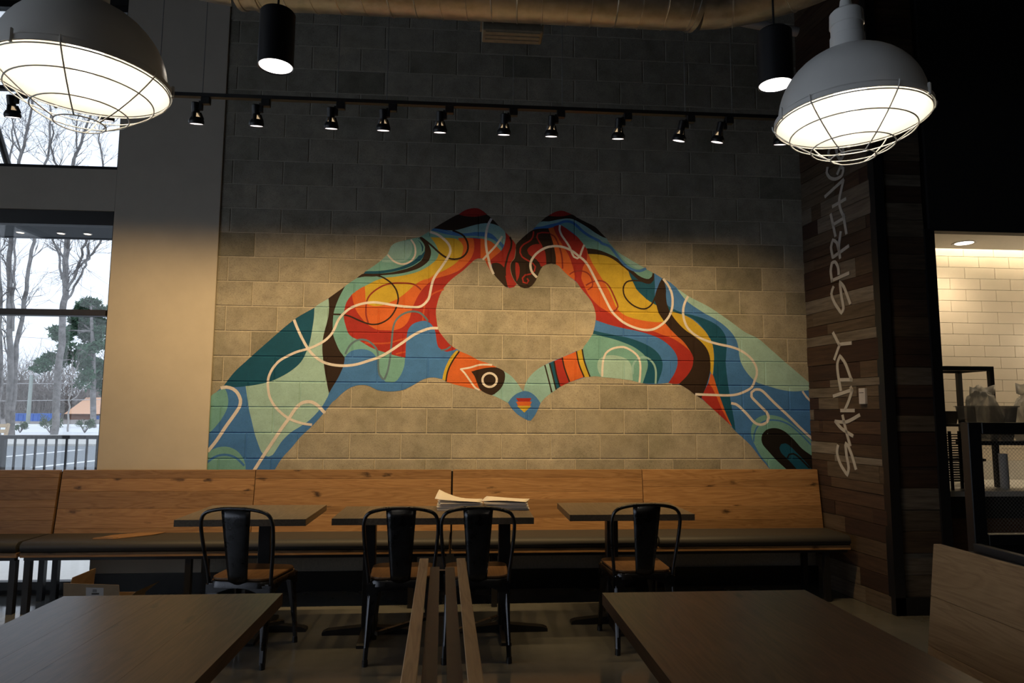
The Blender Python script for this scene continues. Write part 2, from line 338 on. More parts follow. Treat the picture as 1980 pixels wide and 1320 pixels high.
# ---------------------------------------------------------------- drawn shapes, in metres on their own surfaces
# mural outlines (x, z in mm on the block wall)
MURAL = [
('blue',0,[(-2001,882),(-2002,1189),(-1996,1501),(-1954,1538),(-1892,1599),(-1816,1705),(-1732,1789),(-1654,1866),(-1375,2126),(-1210,2231),(-1100,2311),(-970,2412),(-873,2485),(-798,2539),(-808,2540),(-733,2594),(-677,2642),(-630,2693),(-603,2759),(-558,2790),(-455,2820),(-365,2845),(-282,2898),(-257,2917),(-155,2984),(-53,3043),(2,3080),(57,3098),(112,3100),(161,3074),(189,3050),(231,3015),(294,2949),(343,2901),(385,2860),(420,2818),(433,2797),(431,2740),(421,2677),(393,2641),(387,2599),(397,2543),(418,2494),(443,2460),(422,2435),(381,2424),(346,2437),(298,2485),(256,2533),(221,2595),(186,2650),(155,2667),(117,2670),(90,2659),(49,2619),(-5,2566),(-73,2512),(-120,2469),(-160,2420),(-187,2371),(-209,2309),(-225,2227),(-224,2188),(-216,2129),(-202,2064),(-156,2000),(-104,1942),(-52,1907),(-20,1892),(-26,1890),(57,1857),(133,1816),(209,1793),(278,1762),(340,1729),(403,1688),(451,1633),(479,1592),(504,1565),(369,1475),(307,1505),(245,1532),(197,1556),(128,1576),(46,1592),(-57,1615),(-132,1638),(-163,1659),(-187,1669),(-183,1664),(-221,1672),(-272,1670),(-323,1654),(-367,1628),(-411,1602),(-461,1576),(-505,1563),(-568,1556),(-624,1557),(-681,1565),(-719,1583),(-764,1602),(-808,1607),(-851,1602),(-901,1585),(-944,1556),(-980,1524),(-1016,1486),(-1038,1470),(-1124,1356),(-1195,1274),(-1280,1191),(-1350,1102),(-1420,1021),(-1475,925),(-1495,881)]),
('pale',0,[(-1210,2231),(-1099,2309),(-1094,2258),(-1095,2188),(-1104,2118),(-1127,2018),(-1136,1933),(-1132,1856),(-1114,1742),(-1092,1628),(-1070,1538),(-1077,1515),(-1126,1424),(-1211,1326),(-1283,1273),(-1362,1221),(-1426,1154),(-1467,1087),(-1494,1046),(-1523,1032),(-1553,1039),(-1583,1072),(-1615,1146),(-1640,1213),(-1666,1309),(-1693,1406),(-1712,1503),(-1727,1589),(-1665,1597),(-1563,1620),(-1468,1659),(-1374,1717),(-1302,1786),(-1261,1870),(-1237,1947),(-1222,2047),(-1211,2148)]),
('teal',0,[(-1210,2231),(-1375,2126),(-1654,1866),(-1732,1789),(-1816,1705),(-1895,1595),(-1810,1581),(-1727,1589),(-1665,1597),(-1563,1620),(-1468,1659),(-1374,1717),(-1302,1786),(-1261,1870),(-1237,1947),(-1222,2047),(-1211,2148)]),
('green',0,[(-1996,1501),(-1954,1538),(-1890,1573),(-1871,1539),(-1856,1472),(-1864,1405),(-1900,1330),(-1948,1263),(-1982,1226),(-2010,1211),(-2006,1337)]),
('green',0,[(-1999,1050),(-1947,1094),(-1890,1110),(-1832,1107),(-1772,1079),(-1726,1028),(-1702,976),(-1694,881),(-1994,882)]),
('blue',0.0172,[(-1999,984),(-1943,1028),(-1887,1046),(-1821,1042),(-1762,1013),(-1709,962)]),
('green',0,[(-970,2412),(-1006,2338),(-1034,2267),(-1054,2189),(-1058,2088),(-1052,2011),(-1023,1935),(-991,1873),(-956,1828),(-688,1835),(-682,1754),(-661,1686),(-622,1632),(-547,1633),(-502,1687),(-474,1764),(-468,1833),(-427,2098),(-229,2447),(-74,2589),(60,2844),(-257,2917),(-282,2898),(-365,2845),(-455,2820),(-558,2790),(-603,2759),(-630,2693),(-677,2642),(-733,2594),(-808,2540),(-798,2539),(-873,2485)]),
('dark',0,[(-1100,2311),(-970,2412),(-1006,2338),(-1034,2267),(-1054,2189),(-1058,2088),(-1052,2011),(-1023,1935),(-991,1873),(-956,1828),(-958,1774),(-979,1713),(-1007,1652),(-1042,1591),(-1070,1538),(-1092,1628),(-1114,1742),(-1132,1856),(-1136,1933),(-1127,2018),(-1104,2118),(-1095,2188),(-1094,2258)]),
('red',0,[(-911,2348),(-953,2283),(-970,2211),(-972,2153),(-957,2095),(-933,2028),(-901,1996),(-862,1978),(-805,1946),(-753,1915),(-689,1890),(-626,1871),(-543,1847),(-466,1832),(-404,1893),(-245,1908),(-180,1890),(-116,1884),(-52,1907),(-104,1942),(-156,2000),(-202,2064),(-216,2129),(-224,2188),(-225,2227),(-209,2309),(-187,2371),(-160,2420),(-120,2469),(-73,2512),(-5,2566),(49,2619),(90,2659),(117,2670),(139,2670),(137,2839),(74,2845),(85,2789),(82,2732),(62,2676),(21,2619),(-33,2569),(-107,2532),(-189,2517),(-243,2495),(-310,2462),(-445,2337),(-637,2321)]),
('orange',0,[(-911,2348),(-868,2382),(-811,2416),(-640,2458),(-412,2471),(-244,2550),(-89,2658),(-35,2730),(-50,2842),(74,2845),(85,2789),(82,2732),(62,2676),(21,2619),(-33,2569),(-107,2532),(-189,2506),(-243,2488),(-290,2452),(-336,2403),(-376,2340),(-401,2285),(-424,2220),(-435,2168),(-460,2115),(-503,2076),(-567,2055),(-630,2054),(-694,2057),(-745,2079),(-797,2117),(-842,2168),(-876,2219),(-900,2284)]),
('yellow',0,[(-811,2416),(-804,2363),(-799,2298),(-775,2263),(-737,2254),(-686,2255),(-636,2269),(-598,2289),(-553,2309),(-522,2329),(-472,2370),(-409,2430),(-364,2464),(-287,2498),(-204,2533),(-331,2472),(-243,2523),(-156,2566),(-88,2609),(-48,2645),(-21,2688),(-8,2730),(-8,2772),(-29,2807),(-71,2834),(-126,2840),(-283,2843),(-247,2798),(-221,2752),(-210,2706),(-225,2659),(-264,2618),(-321,2577),(-392,2542),(-481,2517),(-577,2499),(-641,2491),(-692,2477),(-742,2456)]),
('pale2',0,[(-630,2693),(-603,2759),(-558,2790),(-455,2813),(-435,2787),(-428,2734),(-440,2687),(-471,2646),(-522,2625),(-606,2620),(-676,2622),(-677,2642)]),
('teal',0,[(-808,2540),(-706,2546),(-604,2561),(-528,2582),(-464,2610),(-413,2641),(-375,2682),(-350,2716),(-350,2749),(-364,2789),(-397,2828),(-378,2835),(-345,2796),(-328,2763),(-324,2723),(-333,2683),(-355,2649),(-406,2608),(-463,2580),(-533,2556),(-604,2538),(-706,2523),(-827,2517)]),
('dark',0,[(-877,2483),(-814,2497),(-731,2499),(-680,2510),(-603,2518),(-514,2530),(-437,2551),(-373,2576),(-322,2610),(-290,2644),(-275,2691),(-275,2731),(-289,2767),(-312,2803),(-359,2845),(-375,2838),(-345,2796),(-328,2763),(-324,2723),(-333,2683),(-355,2642),(-406,2602),(-463,2574),(-533,2553),(-604,2535),(-706,2523),(-789,2521),(-833,2519)]),
('green',0.0138,[(-391,2828),(-351,2795),(-331,2756),(-334,2723),(-356,2695),(-394,2685)]),
('white',0.0146,[(-632,2686),(-600,2650),(-567,2624),(-522,2609),(-477,2613),(-432,2641),(-407,2681),(-402,2721),(-412,2774),(-442,2817)]),
('dark',0,[(-257,2917),(-155,2984),(-50,3043),(2,3030),(85,3026),(148,3038),(189,3050),(231,3015),(294,2949),(252,2966),(197,2974),(128,2966),(59,2947),(-10,2924),(-65,2908),(-106,2904),(-161,2906),(-216,2915)]),
('red',0,[(-50,3043),(2,3080),(57,3098),(112,3100),(161,3074),(189,3050),(148,3038),(85,3026),(2,3030)]),
('pale2',0,[(-147,2903),(-106,2904),(-65,2908),(-10,2924),(59,2947),(128,2966),(197,2974),(252,2966),(294,2949),(343,2901),(349,2859),(337,2788),(309,2815),(281,2836),(239,2877),(197,2894),(142,2897),(87,2895),(46,2886),(-10,2881),(-65,2889)]),
('green',0,[(-119,2865),(-9,2860),(60,2864),(129,2864),(184,2858),(219,2848),(253,2832),(281,2811),(323,2766),(303,2734),(268,2782),(226,2817),(170,2837),(108,2848),(25,2847),(-43,2842),(-112,2840)]),
('blue',0,[(-261,2915),(-182,2898),(-113,2882),(-65,2880),(-10,2881),(46,2886),(87,2895),(142,2897),(197,2894),(239,2877),(281,2836),(309,2815),(337,2788),(320,2759),(281,2807),(253,2828),(219,2845),(184,2855),(129,2860),(60,2862),(-9,2857),(-64,2859),(-119,2865),(-181,2877),(-236,2893),(-274,2901)]),
('red',0,[(344,2901),(385,2860),(420,2818),(433,2797),(431,2740),(421,2677),(393,2641),(387,2599),(397,2543),(418,2494),(443,2460),(422,2435),(381,2424),(346,2458),(269,2561),(221,2637),(220,2658),(268,2701),(310,2738),(333,2780),(349,2852)]),
('orange',0,[(137,2843),(177,2833),(226,2817),(268,2782),(310,2738),(268,2701),(220,2658),(200,2637),(179,2654),(155,2669),(139,2670)]),
('dark',0,[(234,2630),(269,2638),(310,2625),(338,2598),(345,2549),(353,2500),(370,2427),(346,2437),(298,2485),(256,2533),(238,2574)]),
('dark',0.0155,[(384,2860),(398,2824),(393,2768),(372,2711),(359,2661),(345,2598),(346,2528)]),
('dkorange',0.0129,[(186,2647),(211,2602),(245,2540)]),
('dkorange',0.0129,[(-163,2402),(-221,2381),(-265,2354),(-310,2307),(-321,2248),(-327,2196),(-332,2130)]),
('dkorange',0.0129,[(-798,1950),(-691,1945),(-596,1952),(-527,1973),(-457,1993)]),
('dkorange',0.0129,[(-543,1860),(-499,1873),(-461,1880)]),
('dkred',0.0129,[(-350,2395),(-389,2430),(-435,2446),(-512,2449),(-589,2445),(-652,2428),(-715,2391),(-765,2345),(-789,2298),(-795,2240),(-792,2175),(-771,2104)]),
('dark',0.0129,[(-731,2509),(-680,2500),(-628,2472),(-582,2433),(-549,2381),(-535,2323),(-540,2277),(-558,2224),(-595,2165),(-645,2125),(-695,2105),(-746,2101),(-797,2113),(-861,2138),(-925,2166),(-988,2178),(-1057,2180)]),
('dark',0.0155,[(-358,2838),(-282,2780),(-213,2718),(-164,2681),(-123,2664),(-75,2659),(-27,2670),(13,2703),(33,2752),(26,2808),(-2,2857),(-44,2884),(-99,2904)]),
('blue',0,[(-952,1823),(-940,1849),(-903,1881),(-847,1896),(-797,1896),(-752,1883),(-714,1851),(-694,1813),(-679,1724),(-659,1673),(-626,1635),(-582,1629),(-538,1632),(-501,1681),(-477,1738),(-466,1816),(-465,1918),(-458,2015),(-449,2061),(-415,2107),(-364,2130),(-313,2138),(-274,2122),(-241,2083),(-225,2038),(-214,1967),(-200,1922),(-161,1893),(-129,1884),(-78,1897),(-52,1906),(-115,1819),(-146,1742),(-159,1661),(-183,1664),(-221,1672),(-272,1670),(-323,1654),(-367,1628),(-411,1602),(-461,1576),(-505,1563),(-568,1556),(-624,1557),(-681,1565),(-719,1583),(-764,1602),(-808,1607),(-851,1602),(-901,1585),(-944,1556),(-980,1524),(-1016,1486),(-1054,1505),(-997,1657),(-962,1759)]),
('slate',0.0155,[(-950,1855),(-935,1893),(-905,1939),(-862,1968),(-818,1976),(-774,1966),(-729,1934),(-696,1890),(-685,1826),(-683,1756),(-672,1692),(-639,1651)]),
('slate',0.0155,[(-633,1651),(-609,1712),(-595,1788),(-585,1885),(-578,1994),(-570,2079),(-550,2137),(-506,2183),(-455,2207),(-404,2214),(-353,2202),(-313,2167),(-287,2135)]),
('slate',0.0129,[(-180,1896),(-136,1903),(-98,1930)]),
('orange',0,[(-26,1890),(57,1857),(133,1816),(209,1793),(278,1762),(251,1700),(183,1562),(128,1576),(46,1592),(-57,1615),(-132,1638),(-123,1703),(-100,1765),(-67,1831)]),
('yellow',0,[(-50,1897),(-26,1890),(-67,1835),(-100,1772),(-119,1710),(-132,1642),(-163,1659),(-150,1724),(-127,1786),(-94,1848)]),
('dark',0.012,[(-28,1889),(-70,1828),(-107,1759),(-126,1697),(-133,1640)]),
('pale2',0,[(340,1729),(403,1688),(451,1633),(479,1592),(504,1558),(376,1468),(307,1505),(245,1532),(280,1553),(314,1584),(341,1632),(351,1687)]),
('dark',0,[(72,1723),(127,1740),(195,1755),(278,1759),(340,1729),(351,1687),(341,1632),(314,1584),(280,1553),(245,1532),(183,1552),(142,1583),(121,1630),(100,1685)]),
('white',0.0181,[(283,1656),(281,1641),(275,1627),(266,1616),(254,1607),(239,1601),(224,1599),(209,1601),(195,1606),(182,1615),(173,1627),(167,1640),(165,1655),(166,1669),(172,1683),(181,1695),(194,1704),(208,1710),(223,1712),(238,1710),(253,1704),(265,1695),(275,1684),(281,1670),(283,1656)]),
('white',0.0146,[(243,1779),(195,1782),(133,1778),(65,1757),(-17,1742)]),
('white',0.0146,[(-17,1746),(17,1712),(66,1644),(108,1589),(142,1572)]),
('white',0.0198,[(228,3015),(200,2961),(184,2890),(181,2819),(188,2749),(203,2679),(224,2595),(249,2540)]),
('white',0.0172,[(319,2865),(268,2786),(199,2707),(158,2660)]),
('white',0.0198,[(-291,2888),(-229,2869),(-174,2832),(-132,2790),(-114,2749),(-117,2707),(-143,2657),(-183,2593),(-230,2523),(-256,2467),(-272,2390),(-287,2321),(-327,2272),(-367,2251),(-431,2250),(-546,2260),(-661,2277),(-738,2284),(-829,2270),(-912,2238),(-971,2190),(-1014,2135),(-1042,2065),(-1071,2011),(-1122,1960),(-1195,1917),(-1254,1893),(-1335,1869),(-1408,1834),(-1474,1792),(-1523,1730),(-1550,1662),(-1554,1602),(-1540,1519),(-1512,1459),(-1465,1400),(-1389,1340),(-1322,1310),(-1254,1292),(-1195,1285)]),
('white',0.0215,[(-1368,2130),(-1343,2069),(-1302,1985),(-1247,1893),(-1192,1833),(-1123,1788),(-1040,1766),(-950,1761),(-860,1772),(-763,1803),(-665,1839),(-576,1894),(-478,1965),(-388,2028),(-292,2070),(-248,2078),(-206,2077)]),
('white',0.0258,[(-1648,896),(-1567,1035),(-1499,1146),(-1430,1258),(-1374,1340),(-1333,1408),(-1290,1453),(-1246,1468),(-1201,1465),(-1156,1439),(-1118,1401),(-1096,1379)]),
('white',0.0258,[(-1920,1572),(-1876,1580),(-1824,1566),(-1786,1532),(-1762,1480),(-1767,1428),(-1800,1368),(-1868,1264),(-1935,1153),(-1996,1072)]),
('blue',0,[(506,1570),(514,1613),(541,1668),(583,1717),(631,1756),(680,1784),(764,1823),(855,1863),(940,1902),(996,1920),(1017,1931),(1039,1980),(1075,2029),(1092,2078),(1107,2147),(1111,2210),(1101,2259),(1076,2320),(1036,2375),(996,2422),(956,2478),(885,2535),(829,2587),(801,2618),(773,2635),(738,2640),(696,2633),(661,2615),(640,2583),(620,2533),(606,2498),(578,2455),(543,2430),(509,2425),(474,2436),(447,2460),(422,2494),(401,2543),(390,2599),(397,2641),(425,2677),(435,2741),(437,2797),(459,2826),(514,2877),(577,2925),(647,3002),(710,3053),(759,3083),(802,3098),(844,3097),(901,3073),(971,3035),(1042,3001),(1113,2964),(1162,2915),(1204,2873),(1229,2834),(1253,2802),(1324,2740),(1418,2682),(1515,2627),(1604,2580),(1685,2533),(1750,2502),(1814,2450),(1911,2383),(2089,2293),(2251,2186),(2396,2083),(2510,2028),(2622,1933),(2750,1822),(2863,1727),(2943,1655),(2975,1624),(2968,1466),(2959,1176),(2950,874),(2618,875),(2582,925),(2496,1024),(2425,1117),(2353,1188),(2288,1245),(2209,1331),(2129,1403),(2035,1489),(1947,1553),(1945,1551),(1896,1588),(1840,1622),(1791,1639),(1735,1646),(1665,1638),(1594,1634),(1524,1637),(1468,1647),(1385,1667),(1301,1676),(1232,1682),(1162,1689),(1093,1695),(1024,1687),(981,1672),(890,1644),(806,1602),(736,1556),(680,1511),(646,1470)]),
('pale',0,[(1806,2454),(1911,2383),(2089,2293),(2251,2186),(2396,2083),(2510,2028),(2622,1933),(2750,1822),(2863,1727),(2943,1655),(2965,1596),(2807,1582),(2684,1597),(2578,1628),(2481,1659),(2401,1738),(2355,1818),(2340,1882),(2334,1946),(2319,2010),(2280,2074),(2216,2137),(2136,2192),(2047,2239),(1958,2295),(1893,2342),(1846,2398)]),
('green',0,[(1001,1924),(1039,1980),(1085,2050),(1165,2030),(1249,2010),(1333,1984),(1417,1950),(1472,1916),(1521,1875),(1548,1820),(1547,1771),(1525,1702),(1503,1640),(1468,1647),(1385,1667),(1301,1676),(1232,1682),(1162,1689),(1093,1695),(1058,1691),(1031,1780),(1011,1855)]),
('teal',0,[(1092,2078),(1180,2058),(1284,2039),(1389,2019),(1473,1992),(1550,1959),(1613,1918),(1655,1870),(1675,1814),(1670,1752),(1652,1697),(1629,1640),(1503,1639),(1525,1702),(1547,1771),(1548,1820),(1521,1875),(1472,1916),(1417,1950),(1333,1984),(1249,2010),(1165,2030),(1085,2050)]),
('red',0,[(752,2954),(788,2977),(823,2974),(886,2929),(942,2888),(999,2839),(1027,2797),(1047,2755),(1054,2712),(1040,2669),(1029,2612),(1025,2542),(1032,2485),(1028,2463),(1044,2391),(1100,2320),(1155,2273),(1219,2234),(1265,2199),(1335,2144),(1419,2110),(1531,2084),(1602,2078),(1672,2051),(1757,2024),(1827,1983),(1883,1942),(1924,1901),(1941,1859),(1932,1789),(1899,1727),(1856,1678),(1812,1638),(1721,1644),(1764,1705),(1794,1767),(1806,1830),(1796,1878),(1762,1933),(1706,1985),(1636,2026),(1552,2056),(1461,2079),(1355,2099),(1264,2118),(1180,2142),(1111,2165),(1111,2210),(1101,2259),(1076,2320),(1036,2375),(996,2422),(956,2478),(934,2501),(934,2540),(923,2596),(906,2652),(885,2708),(857,2757),(822,2814),(794,2863),(766,2912)]),
('orange',0,[(1038,2755),(1086,2650),(1134,2570),(1189,2482),(1229,2411),(1260,2339),(1292,2267),(1332,2228),(1380,2201),(1460,2178),(1549,2163),(1629,2156),(1694,2160),(1709,2143),(1758,2087),(1807,2039),(1855,1998),(1897,1942),(1931,1887),(1941,1859),(1924,1901),(1883,1942),(1827,1983),(1757,2024),(1672,2051),(1602,2078),(1531,2084),(1419,2110),(1335,2144),(1265,2199),(1219,2234),(1155,2273),(1100,2320),(1044,2391),(1012,2463),(989,2519),(997,2575),(1005,2616),(1038,2682)]),
('yellow',0,[(1038,2759),(1119,2748),(1192,2727),(1264,2693),(1337,2643),(1391,2592),(1408,2543),(1432,2495),(1464,2431),(1519,2376),(1567,2336),(1632,2301),(1647,2249),(1671,2201),(1698,2157),(1629,2156),(1549,2163),(1460,2178),(1380,2201),(1332,2228),(1292,2267),(1260,2339),(1229,2411),(1189,2482),(1134,2570),(1086,2650)]),
('teal',0,[(1393,2592),(1449,2552),(1513,2505),(1586,2490),(1616,2564),(1627,2499),(1618,2418),(1624,2337),(1636,2297),(1567,2336),(1519,2376),(1464,2431),(1432,2495),(1408,2543)]),
('green',0,[(802,2984),(879,3011),(929,2998),(1013,2918),(1126,2853),(1229,2830),(1233,2829),(1305,2753),(1418,2682),(1515,2627),(1604,2580),(1595,2547),(1571,2526),(1530,2530),(1481,2553),(1433,2593),(1369,2648),(1289,2703),(1208,2742),(1127,2769),(1038,2775),(1006,2819),(966,2867),(926,2907)]),
('dark',0,[(1038,2779),(1127,2769),(1208,2742),(1289,2703),(1369,2648),(1433,2593),(1481,2553),(1530,2530),(1571,2526),(1595,2547),(1604,2580),(1616,2572),(1611,2515),(1586,2486),(1545,2485),(1481,2513),(1417,2568),(1352,2623),(1272,2683),(1208,2714),(1127,2728),(1046,2730)]),
('dark',0,[(643,2998),(710,3053),(774,3049),(844,3053),(908,3070),(971,3035),(1042,3001),(1113,2964),(1162,2915),(1208,2869),(1176,2879),(1112,2914),(1042,2962),(971,3003),(922,3027),(879,3033),(830,3028),(773,3016),(717,3003)]),
('red',0,[(710,3053),(759,3083),(802,3098),(844,3097),(908,3070),(844,3053),(774,3049)]),
('pale2',0,[(643,2998),(717,3003),(773,3016),(830,3028),(879,3033),(922,3027),(971,3003),(1042,2962),(1112,2914),(1176,2879),(1208,2869),(1229,2834),(1183,2837),(1126,2857),(1062,2891),(1013,2925),(971,2967),(929,3002),(879,3016),(830,3010),(788,2991),(731,2979),(661,2959),(598,2952)]),
('pale2',0,[(1305,2749),(1370,2713),(1451,2666),(1531,2623),(1499,2610),(1450,2622),(1402,2649),(1353,2689)]),
('blue',0.0224,[(587,2932),(661,2948),(731,2968),(788,2982),(837,3003),(879,3008),(922,2996),(964,2961),(1013,2917),(1077,2877),(1147,2844),(1168,2823),(1233,2800),(1281,2744),(1329,2680),(1377,2632),(1433,2601),(1490,2592),(1547,2615)]),
('orange',0,[(710,2943),(752,2954),(766,2912),(794,2863),(822,2814),(857,2757),(885,2708),(906,2652),(923,2596),(934,2540),(934,2501),(885,2535),(829,2587),(801,2618),(773,2635),(774,2692),(759,2776),(745,2833),(724,2897)]),
('dkred',0.0129,[(717,2896),(759,2876),(787,2827),(808,2771),(822,2714),(829,2651),(830,2598)]),
('dark',0,[(437,2797),(514,2877),(577,2925),(644,2939),(710,2943),(724,2897),(745,2833),(759,2776),(774,2692),(773,2635),(738,2640),(696,2633),(661,2615),(640,2583),(620,2533),(606,2498),(578,2455),(543,2430),(509,2425),(474,2436),(447,2460),(422,2494),(401,2543),(390,2599),(397,2641),(425,2677),(435,2741)]),
('red',0,[(529,2750),(542,2771),(577,2797),(633,2805),(661,2781),(682,2739),(689,2690),(693,2633),(661,2615),(647,2611),(633,2646),(605,2674),(571,2694),(543,2715)]),
('red',0,[(432,2645),(453,2642),(467,2600),(467,2551),(457,2509),(443,2481),(436,2530),(431,2586)]),
('red',0.0129,[(584,2914),(577,2864),(549,2828),(501,2799),(473,2763),(470,2727),(487,2692),(536,2662),(578,2638),(599,2610),(592,2575),(557,2546),(515,2538),(491,2510),(498,2475),(530,2468),(543,2490),(529,2510)]),
('red',0.0129,[(654,2785),(633,2823),(612,2865),(619,2894),(654,2905),(717,2903)]),
('blue',0,[(1616,2576),(1685,2533),(1659,2484),(1634,2426),(1624,2434)]),
('teal',0,[(1714,2323),(1729,2299),(1770,2275),(1850,2240),(1940,2222),(2021,2199),(2102,2168),(2167,2128),(2207,2081),(2230,2025),(2232,1952),(2226,1896),(2220,1816),(2225,1737),(2235,1641),(2251,1512),(2276,1353),(2288,1247),(2259,1283),(2210,1396),(2169,1511),(2135,1619),(2107,1714),(2111,1736),(2119,1855),(2117,1935),(2090,2023),(2043,2094),(1987,2158),(1923,2201),(1850,2228),(1769,2243),(1704,2274)]),
('yellow',0,[(1747,2256),(1818,2236),(1889,2212),(1945,2181),(1994,2140),(2043,2091),(2077,2043),(2105,1987),(2117,1917),(2118,1833),(2106,1718),(2091,1728),(2084,1749),(2087,1819),(2080,1882),(2054,1944),(2005,2000),(1942,2048),(1872,2096),(1816,2151),(1767,2214)]),
('orange',0,[(2087,1728),(2107,1714),(2135,1619),(2169,1511),(2210,1396),(2259,1283),(2245,1296),(2181,1417),(2132,1533),(2090,1619),(2065,1648)]),
('red',0,[(2065,1648),(2090,1619),(2132,1533),(2181,1417),(2245,1296),(2259,1281),(2209,1331),(2129,1403),(2035,1489),(1995,1528),(2022,1568),(2045,1611)]),
('dark',0,[(1685,2534),(1701,2509),(1716,2444),(1715,2379),(1726,2298),(1767,2214),(1816,2151),(1872,2096),(1942,2048),(2005,2000),(2054,1944),(2080,1882),(2087,1819),(2084,1749),(2068,1687),(2045,1617),(2023,1569),(2000,1517),(1945,1551),(1896,1588),(1840,1622),(1812,1638),(1856,1678),(1899,1727),(1932,1789),(1941,1859),(1931,1887),(1897,1942),(1855,1998),(1807,2039),(1758,2087),(1709,2143),(1681,2184),(1647,2240),(1630,2303),(1615,2345),(1625,2402),(1643,2451),(1660,2492)]),
('green',0,[(2961,1132),(2849,1247),(2761,1319),(2688,1362),(2613,1380),(2538,1380),(2478,1354),(2439,1311),(2422,1253),(2427,1189),(2455,1124),(2497,1046),(2554,974),(2611,896),(2950,874)]),
('blue',0.0129,[(2441,1160),(2447,1210),(2467,1268),(2506,1311),(2552,1333),(2612,1340),(2687,1330),(2761,1298),(2834,1240),(2892,1183),(2942,1132)]),
('black',0,[(2774,875),(2724,924),(2630,1010),(2558,1089),(2522,1131),(2509,1174),(2518,1217),(2549,1254),(2602,1272),(2662,1268),(2721,1240),(2786,1182),(2858,1103),(2917,1060),(2957,1035),(2950,874)]),
('teal',0,[(2856,874),(2813,924),(2749,996),(2677,1067),(2663,1110),(2679,1139),(2717,1146),(2761,1118),(2812,1067),(2869,1010),(2912,960),(2948,910),(2946,874)]),
('black',0.0146,[(2728,1024),(2744,1053),(2781,1060),(2825,1032),(2876,982),(2919,939)]),
('pale',0,[(1152,1688),(1125,1747),(1122,1808),(1143,1843),(1199,1868),(1262,1872),(1324,1859),(1373,1839),(1401,1804),(1414,1749),(1420,1662),(1301,1676),(1232,1682)]),
('pale2',0.0163,[(1420,1715),(1421,1784),(1443,1826),(1485,1854),(1528,1858),(1570,1837),(1604,1793),(1617,1731),(1612,1636)]),
('white',0.0172,[(1161,1691),(1163,1761),(1171,1830),(1192,1885),(1234,1920),(1290,1938),(1346,1941),(1395,1922),(1444,1888),(1475,1847),(1485,1792),(1483,1716),(1475,1645)]),
('dark',0.0129,[(1546,2498),(1481,2508),(1416,2507),(1375,2494),(1350,2453),(1350,2397),(1373,2349),(1421,2302),(1477,2274),(1526,2267),(1567,2284),(1600,2321),(1621,2370)]),
('dkred',0.0129,[(1028,2459),(1077,2488),(1141,2502),(1189,2491),(1229,2451),(1261,2387),(1285,2331),(1300,2283),(1284,2255),(1259,2243)]),
('dkred',0.0112,[(889,2549),(925,2574),(989,2583),(1037,2568),(1069,2537),(1085,2488),(1081,2448),(1044,2423)]),
('pale2',0,[(506,1568),(514,1613),(541,1668),(583,1717),(631,1756),(680,1784),(719,1798),(743,1705),(774,1581),(739,1556),(680,1511),(646,1470)]),
('teal',0,[(719,1798),(757,1816),(778,1705),(806,1605),(771,1579),(743,1691)]),
('red',0,[(757,1816),(824,1848),(848,1754),(890,1647),(806,1603),(778,1705)]),
('orange',0,[(824,1848),(947,1902),(967,1791),(1009,1687),(890,1645),(848,1754)]),
('yellow',0,[(947,1902),(993,1920),(1013,1812),(1058,1690),(1009,1685),(971,1784)]),
('dark',0.0116,[(680,1784),(708,1677),(739,1558)]),
('dark',0.0116,[(719,1798),(743,1705),(774,1581)]),
('dark',0.0116,[(757,1815),(778,1705),(806,1605)]),
('dark',0.0116,[(826,1848),(844,1761),(886,1647)]),
('dark',0.0116,[(945,1902),(967,1791),(1009,1687)]),
('dark',0.0116,[(993,1919),(1013,1812),(1058,1690)]),
('blue',0,[(376,1471),(397,1502),(445,1544),(514,1568),(569,1552),(611,1517),(644,1470),(625,1422),(597,1367),(563,1326),(542,1327),(459,1373),(411,1420)]),
('red',0,[(442,1509),(569,1510),(556,1481),(459,1481)]),
('orange',0,[(442,1480),(573,1481),(556,1447),(459,1447)]),
('yellow',0,[(449,1446),(570,1447),(511,1390)]),
('white',0.0215,[(2257,1479),(2295,1472),(2331,1447),(2389,1390),(2447,1325),(2483,1304),(2528,1304),(2566,1326),(2579,1362),(2562,1405),(2518,1448),(2467,1499),(2435,1535),(2436,1571),(2463,1593),(2508,1595),(2545,1572),(2632,1485),(2741,1384),(2850,1276),(2952,1183)]),
('white',0.0172,[(2882,1585),(2914,1538),(2965,1487)]),
('white',0.0198,[(1693,2529),(1733,2477),(1760,2421),(1771,2356),(1766,2283),(1744,2218),(1702,2162),(1645,2117),(1588,2092),(1523,2088),(1443,2106),(1363,2140),(1299,2187),(1243,2250),(1196,2338),(1149,2433),(1101,2529),(1046,2633),(1006,2681),(970,2707),(928,2741),(871,2772),(815,2788),(752,2789),(689,2775),(626,2738),(585,2695),(560,2645),(560,2595),(578,2554),(613,2519)]),
('white',0.0172,[(809,2974),(805,2934),(823,2885),(858,2836),(893,2780),(907,2744),(927,2702),(956,2689),(977,2703),(991,2746),(1016,2808)]),
('white',0.0198,[(1907,2383),(1877,2326),(1861,2261),(1866,2188),(1889,2124),(1928,2077),(1985,2037),(2065,2002),(2163,1976),(2260,1957),(2342,1930),(2406,1890),(2454,1843),(2485,1779),(2487,1723),(2465,1667),(2441,1615),(2380,1578),(2304,1552),(2222,1544),(2110,1547),(1951,1551)]),
]
